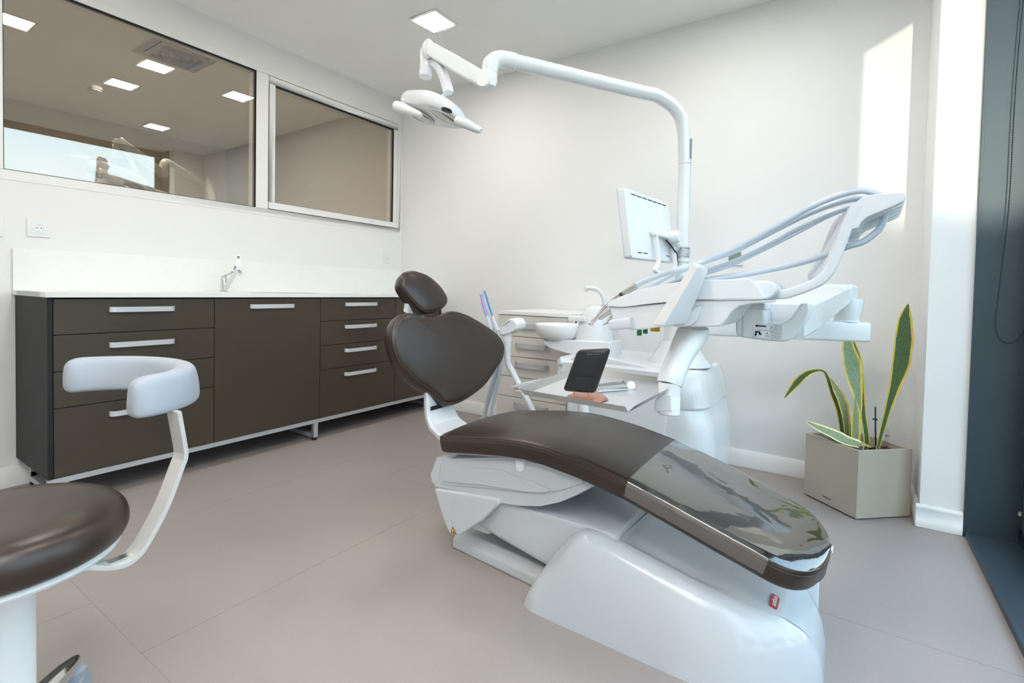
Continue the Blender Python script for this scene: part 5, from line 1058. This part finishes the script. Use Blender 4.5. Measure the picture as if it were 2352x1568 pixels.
# ================================================================== cream drawer trolley behind the water unit
ct = thing('drawer_trolley', 'cream drawer trolley with grey bow handles, against the back wall', 'drawer unit', (-1.59, 2.85, 0))
CX0, CX1, CY0 = -1.852, -1.325, 2.60
build(MB().box(CX0, CY0 + 0.02, 0.06, CX1, 3.135, 0.845), 'carcass', M['cart_w'], ct, 0.002)
build(MB().box(CX0 - 0.002, CY0 - 0.006, 0.845, CX1 + 0.002, 3.14, 0.868), 'top', M['cart_w'], ct, 0.003)
build(MB().box(CX0 + 0.004, CY0 + 0.0185, 0.077, CX1 - 0.032, CY0 + 0.0205, 0.842), 'shadow_gap', M['gap'], ct)  # dark sheet behind the fronts, paints shade into the drawer gaps
zs = [0.843, 0.712, 0.585, 0.458, 0.331, 0.075]
for z1, z0, hz in ((0.843, 0.712, 0.780), (0.712, 0.585, 0.658), (0.585, 0.458, 0.538), (0.458, 0.331, 0.408), (0.331, 0.075, 0.285)):
    f = build(MB().box(CX0 + 0.002, CY0, z0 + 0.0018, CX1 - 0.03, CY0 + 0.018, z1 - 0.0018), 'drawer_front', M['cart'], ct, 0.001)
    xa, xb = -1.712, -1.470
    pth = [(xa, CY0), (xa + 0.001, CY0 - 0.012), (xa + 0.010, CY0 - 0.026), (xa + 0.026, CY0 - 0.032), (xb - 0.026, CY0 - 0.032), (xb - 0.010, CY0 - 0.026), (xb - 0.001, CY0 - 0.012), (xb, CY0)]
    inn = [(x + (0.004 if i < 3 else (-0.004 if i > 4 else 0)), min(CY0, y + 0.005)) for i, (x, y) in enumerate(pth)]
    mb = MB()
    for i in range(len(pth) - 1):
        mb.prism([V((*pth[i], hz - 0.014)), V((*pth[i + 1], hz - 0.014)), V((*inn[i + 1], hz - 0.014)), V((*inn[i], hz - 0.014))], (0, 0, 0.028))
    build(mb, 'handle', M['alu_paint'], f)
for x_, y_ in ((CX0 + 0.05, CY0 + 0.06), (CX1 - 0.05, CY0 + 0.06), (CX0 + 0.05, 3.08), (CX1 - 0.05, 3.08)):
    build(MB().lathe([(0.028, -0.011), (0.030, 0), (0.028, 0.011)], (x_, y_, 0.030), (1, 0, 0), 18).box(x_ - 0.012, y_ - 0.012, 0.045, x_ + 0.012, y_ + 0.012, 0.062), 'caster', M['pgrey'], ct)

# ================================================================== assistant's suction holder
su = thing('suction_holder', 'white suction holder on a cranked tube arm, behind the backrest', 'dental unit', (-1.15, 2.2, 0.45))
build(MB().tube(cr([(-1.469,2.150,0.772),(-1.466,2.150,0.718),(-1.465,2.150,0.661),(-1.463,2.150,0.622)] + [(-1.449,2.160,0.586),(-1.382,2.160,0.491),(-1.316,2.160,0.395),(-1.268,2.160,0.325),(-1.221,2.160,0.256)], 5), [0.019] * 8 + [0.0165] * 33, 18), 'support_tube', M['gloss'], su)
build(MB().lathe([(0.021, 0), (0.0215, 0.05), (0.026, 0.065)], (-1.468,2.150,0.733), n=24), 'collar', M['plast'], su)
hq = [(-1.513,2.120,0.792),(-1.502,2.120,0.810),(-1.440,2.120,0.854),(-1.407,2.120,0.847),(-1.391,2.120,0.823),(-1.396,2.120,0.799),(-1.443,2.120,0.773),(-1.492,2.120,0.761)]
hh_ = build(MB().prism(hq, (0.01, 0.075, 0.006)), 'holder_head', M['gloss'], su, 0.008, 3)
build(MB().prism([(-1.491,2.113,0.816),(-1.454,2.113,0.840),(-1.432,2.113,0.844),(-1.467,2.113,0.819)], (0, 0.006, 0)), 'display', M['pgrey'], hh_)
def suction(label, tip, tipm, conn, hose, r):
    t = thing('suction_tube', label, 'suction tube', conn[-1], 'suction tubes standing in the holder')
    build(MB().tube(cr(conn, 3), [r * 1.0] * 3 + [r * 1.25] * 3 + [r * 1.3], 14), 'connector', M['pgrey'], t)
    rr_ = [r * 0.42] * 3
    build(MB().tube(cr(tip, 4), [tipm[1] + (tipm[2] - tipm[1]) * i / (4 * (len(tip) - 1)) for i in range(4 * (len(tip) - 1) + 1)], 12), 'cannula', M[tipm[0]], t)
    hp2 = resample(cr(hose, 8), 160, False)
    build(MB().tube(hp2, [r * 1.02 if i % 2 else r * 0.94 for i in range(160)], 12), 'hose', M['shose'], t)
    return t
s1 = suction('wide suction tube with a lilac cannula in the holder behind the backrest', [(-1.622,2.120,0.964),(-1.616,2.120,0.936),(-1.604,2.120,0.907),(-1.579,2.120,0.854)], ('purple', 0.006, 0.0105), [(-1.582,2.120,0.859),(-1.567,2.120,0.827),(-1.549,2.120,0.789)], [(-1.549,2.120,0.789),(-1.517,2.120,0.727),(-1.501,2.120,0.660),(-1.516,2.120,0.579),(-1.547,2.120,0.472),(-1.574,2.120,0.387),(-1.595,2.120,0.302)] + [(-1.62, 2.14, 0.30)], 0.0115)
build(MB().tube([(-1.626,2.120,0.973),(-1.619,2.120,0.955)], [0.0085, 0.006], 12), 'mouthpiece', M['purple'], s1)
s2_ = suction('thin suction tube with a blue saliva ejector in the holder behind the backrest', [(-1.604,2.120,0.992),(-1.581,2.120,0.937),(-1.548,2.120,0.858)], ('blue', 0.0042, 0.0046), [(-1.548,2.120,0.860),(-1.533,2.120,0.825),(-1.512,2.120,0.785)], [(-1.512,2.120,0.785),(-1.491,2.120,0.718),(-1.481,2.120,0.651),(-1.498,2.120,0.558),(-1.521,2.120,0.452),(-1.539,2.120,0.369),(-1.549,2.120,0.298)] + [(-1.58, 2.16, 0.30)], 0.0085)
build(MB().ell((-1.607,2.120,0.999), (0.0055, 0, 0), (0, 0.0055, 0), (0, 0, 0.007), 12, 8), 'ejector_tip', M['pgrey'], s2_)
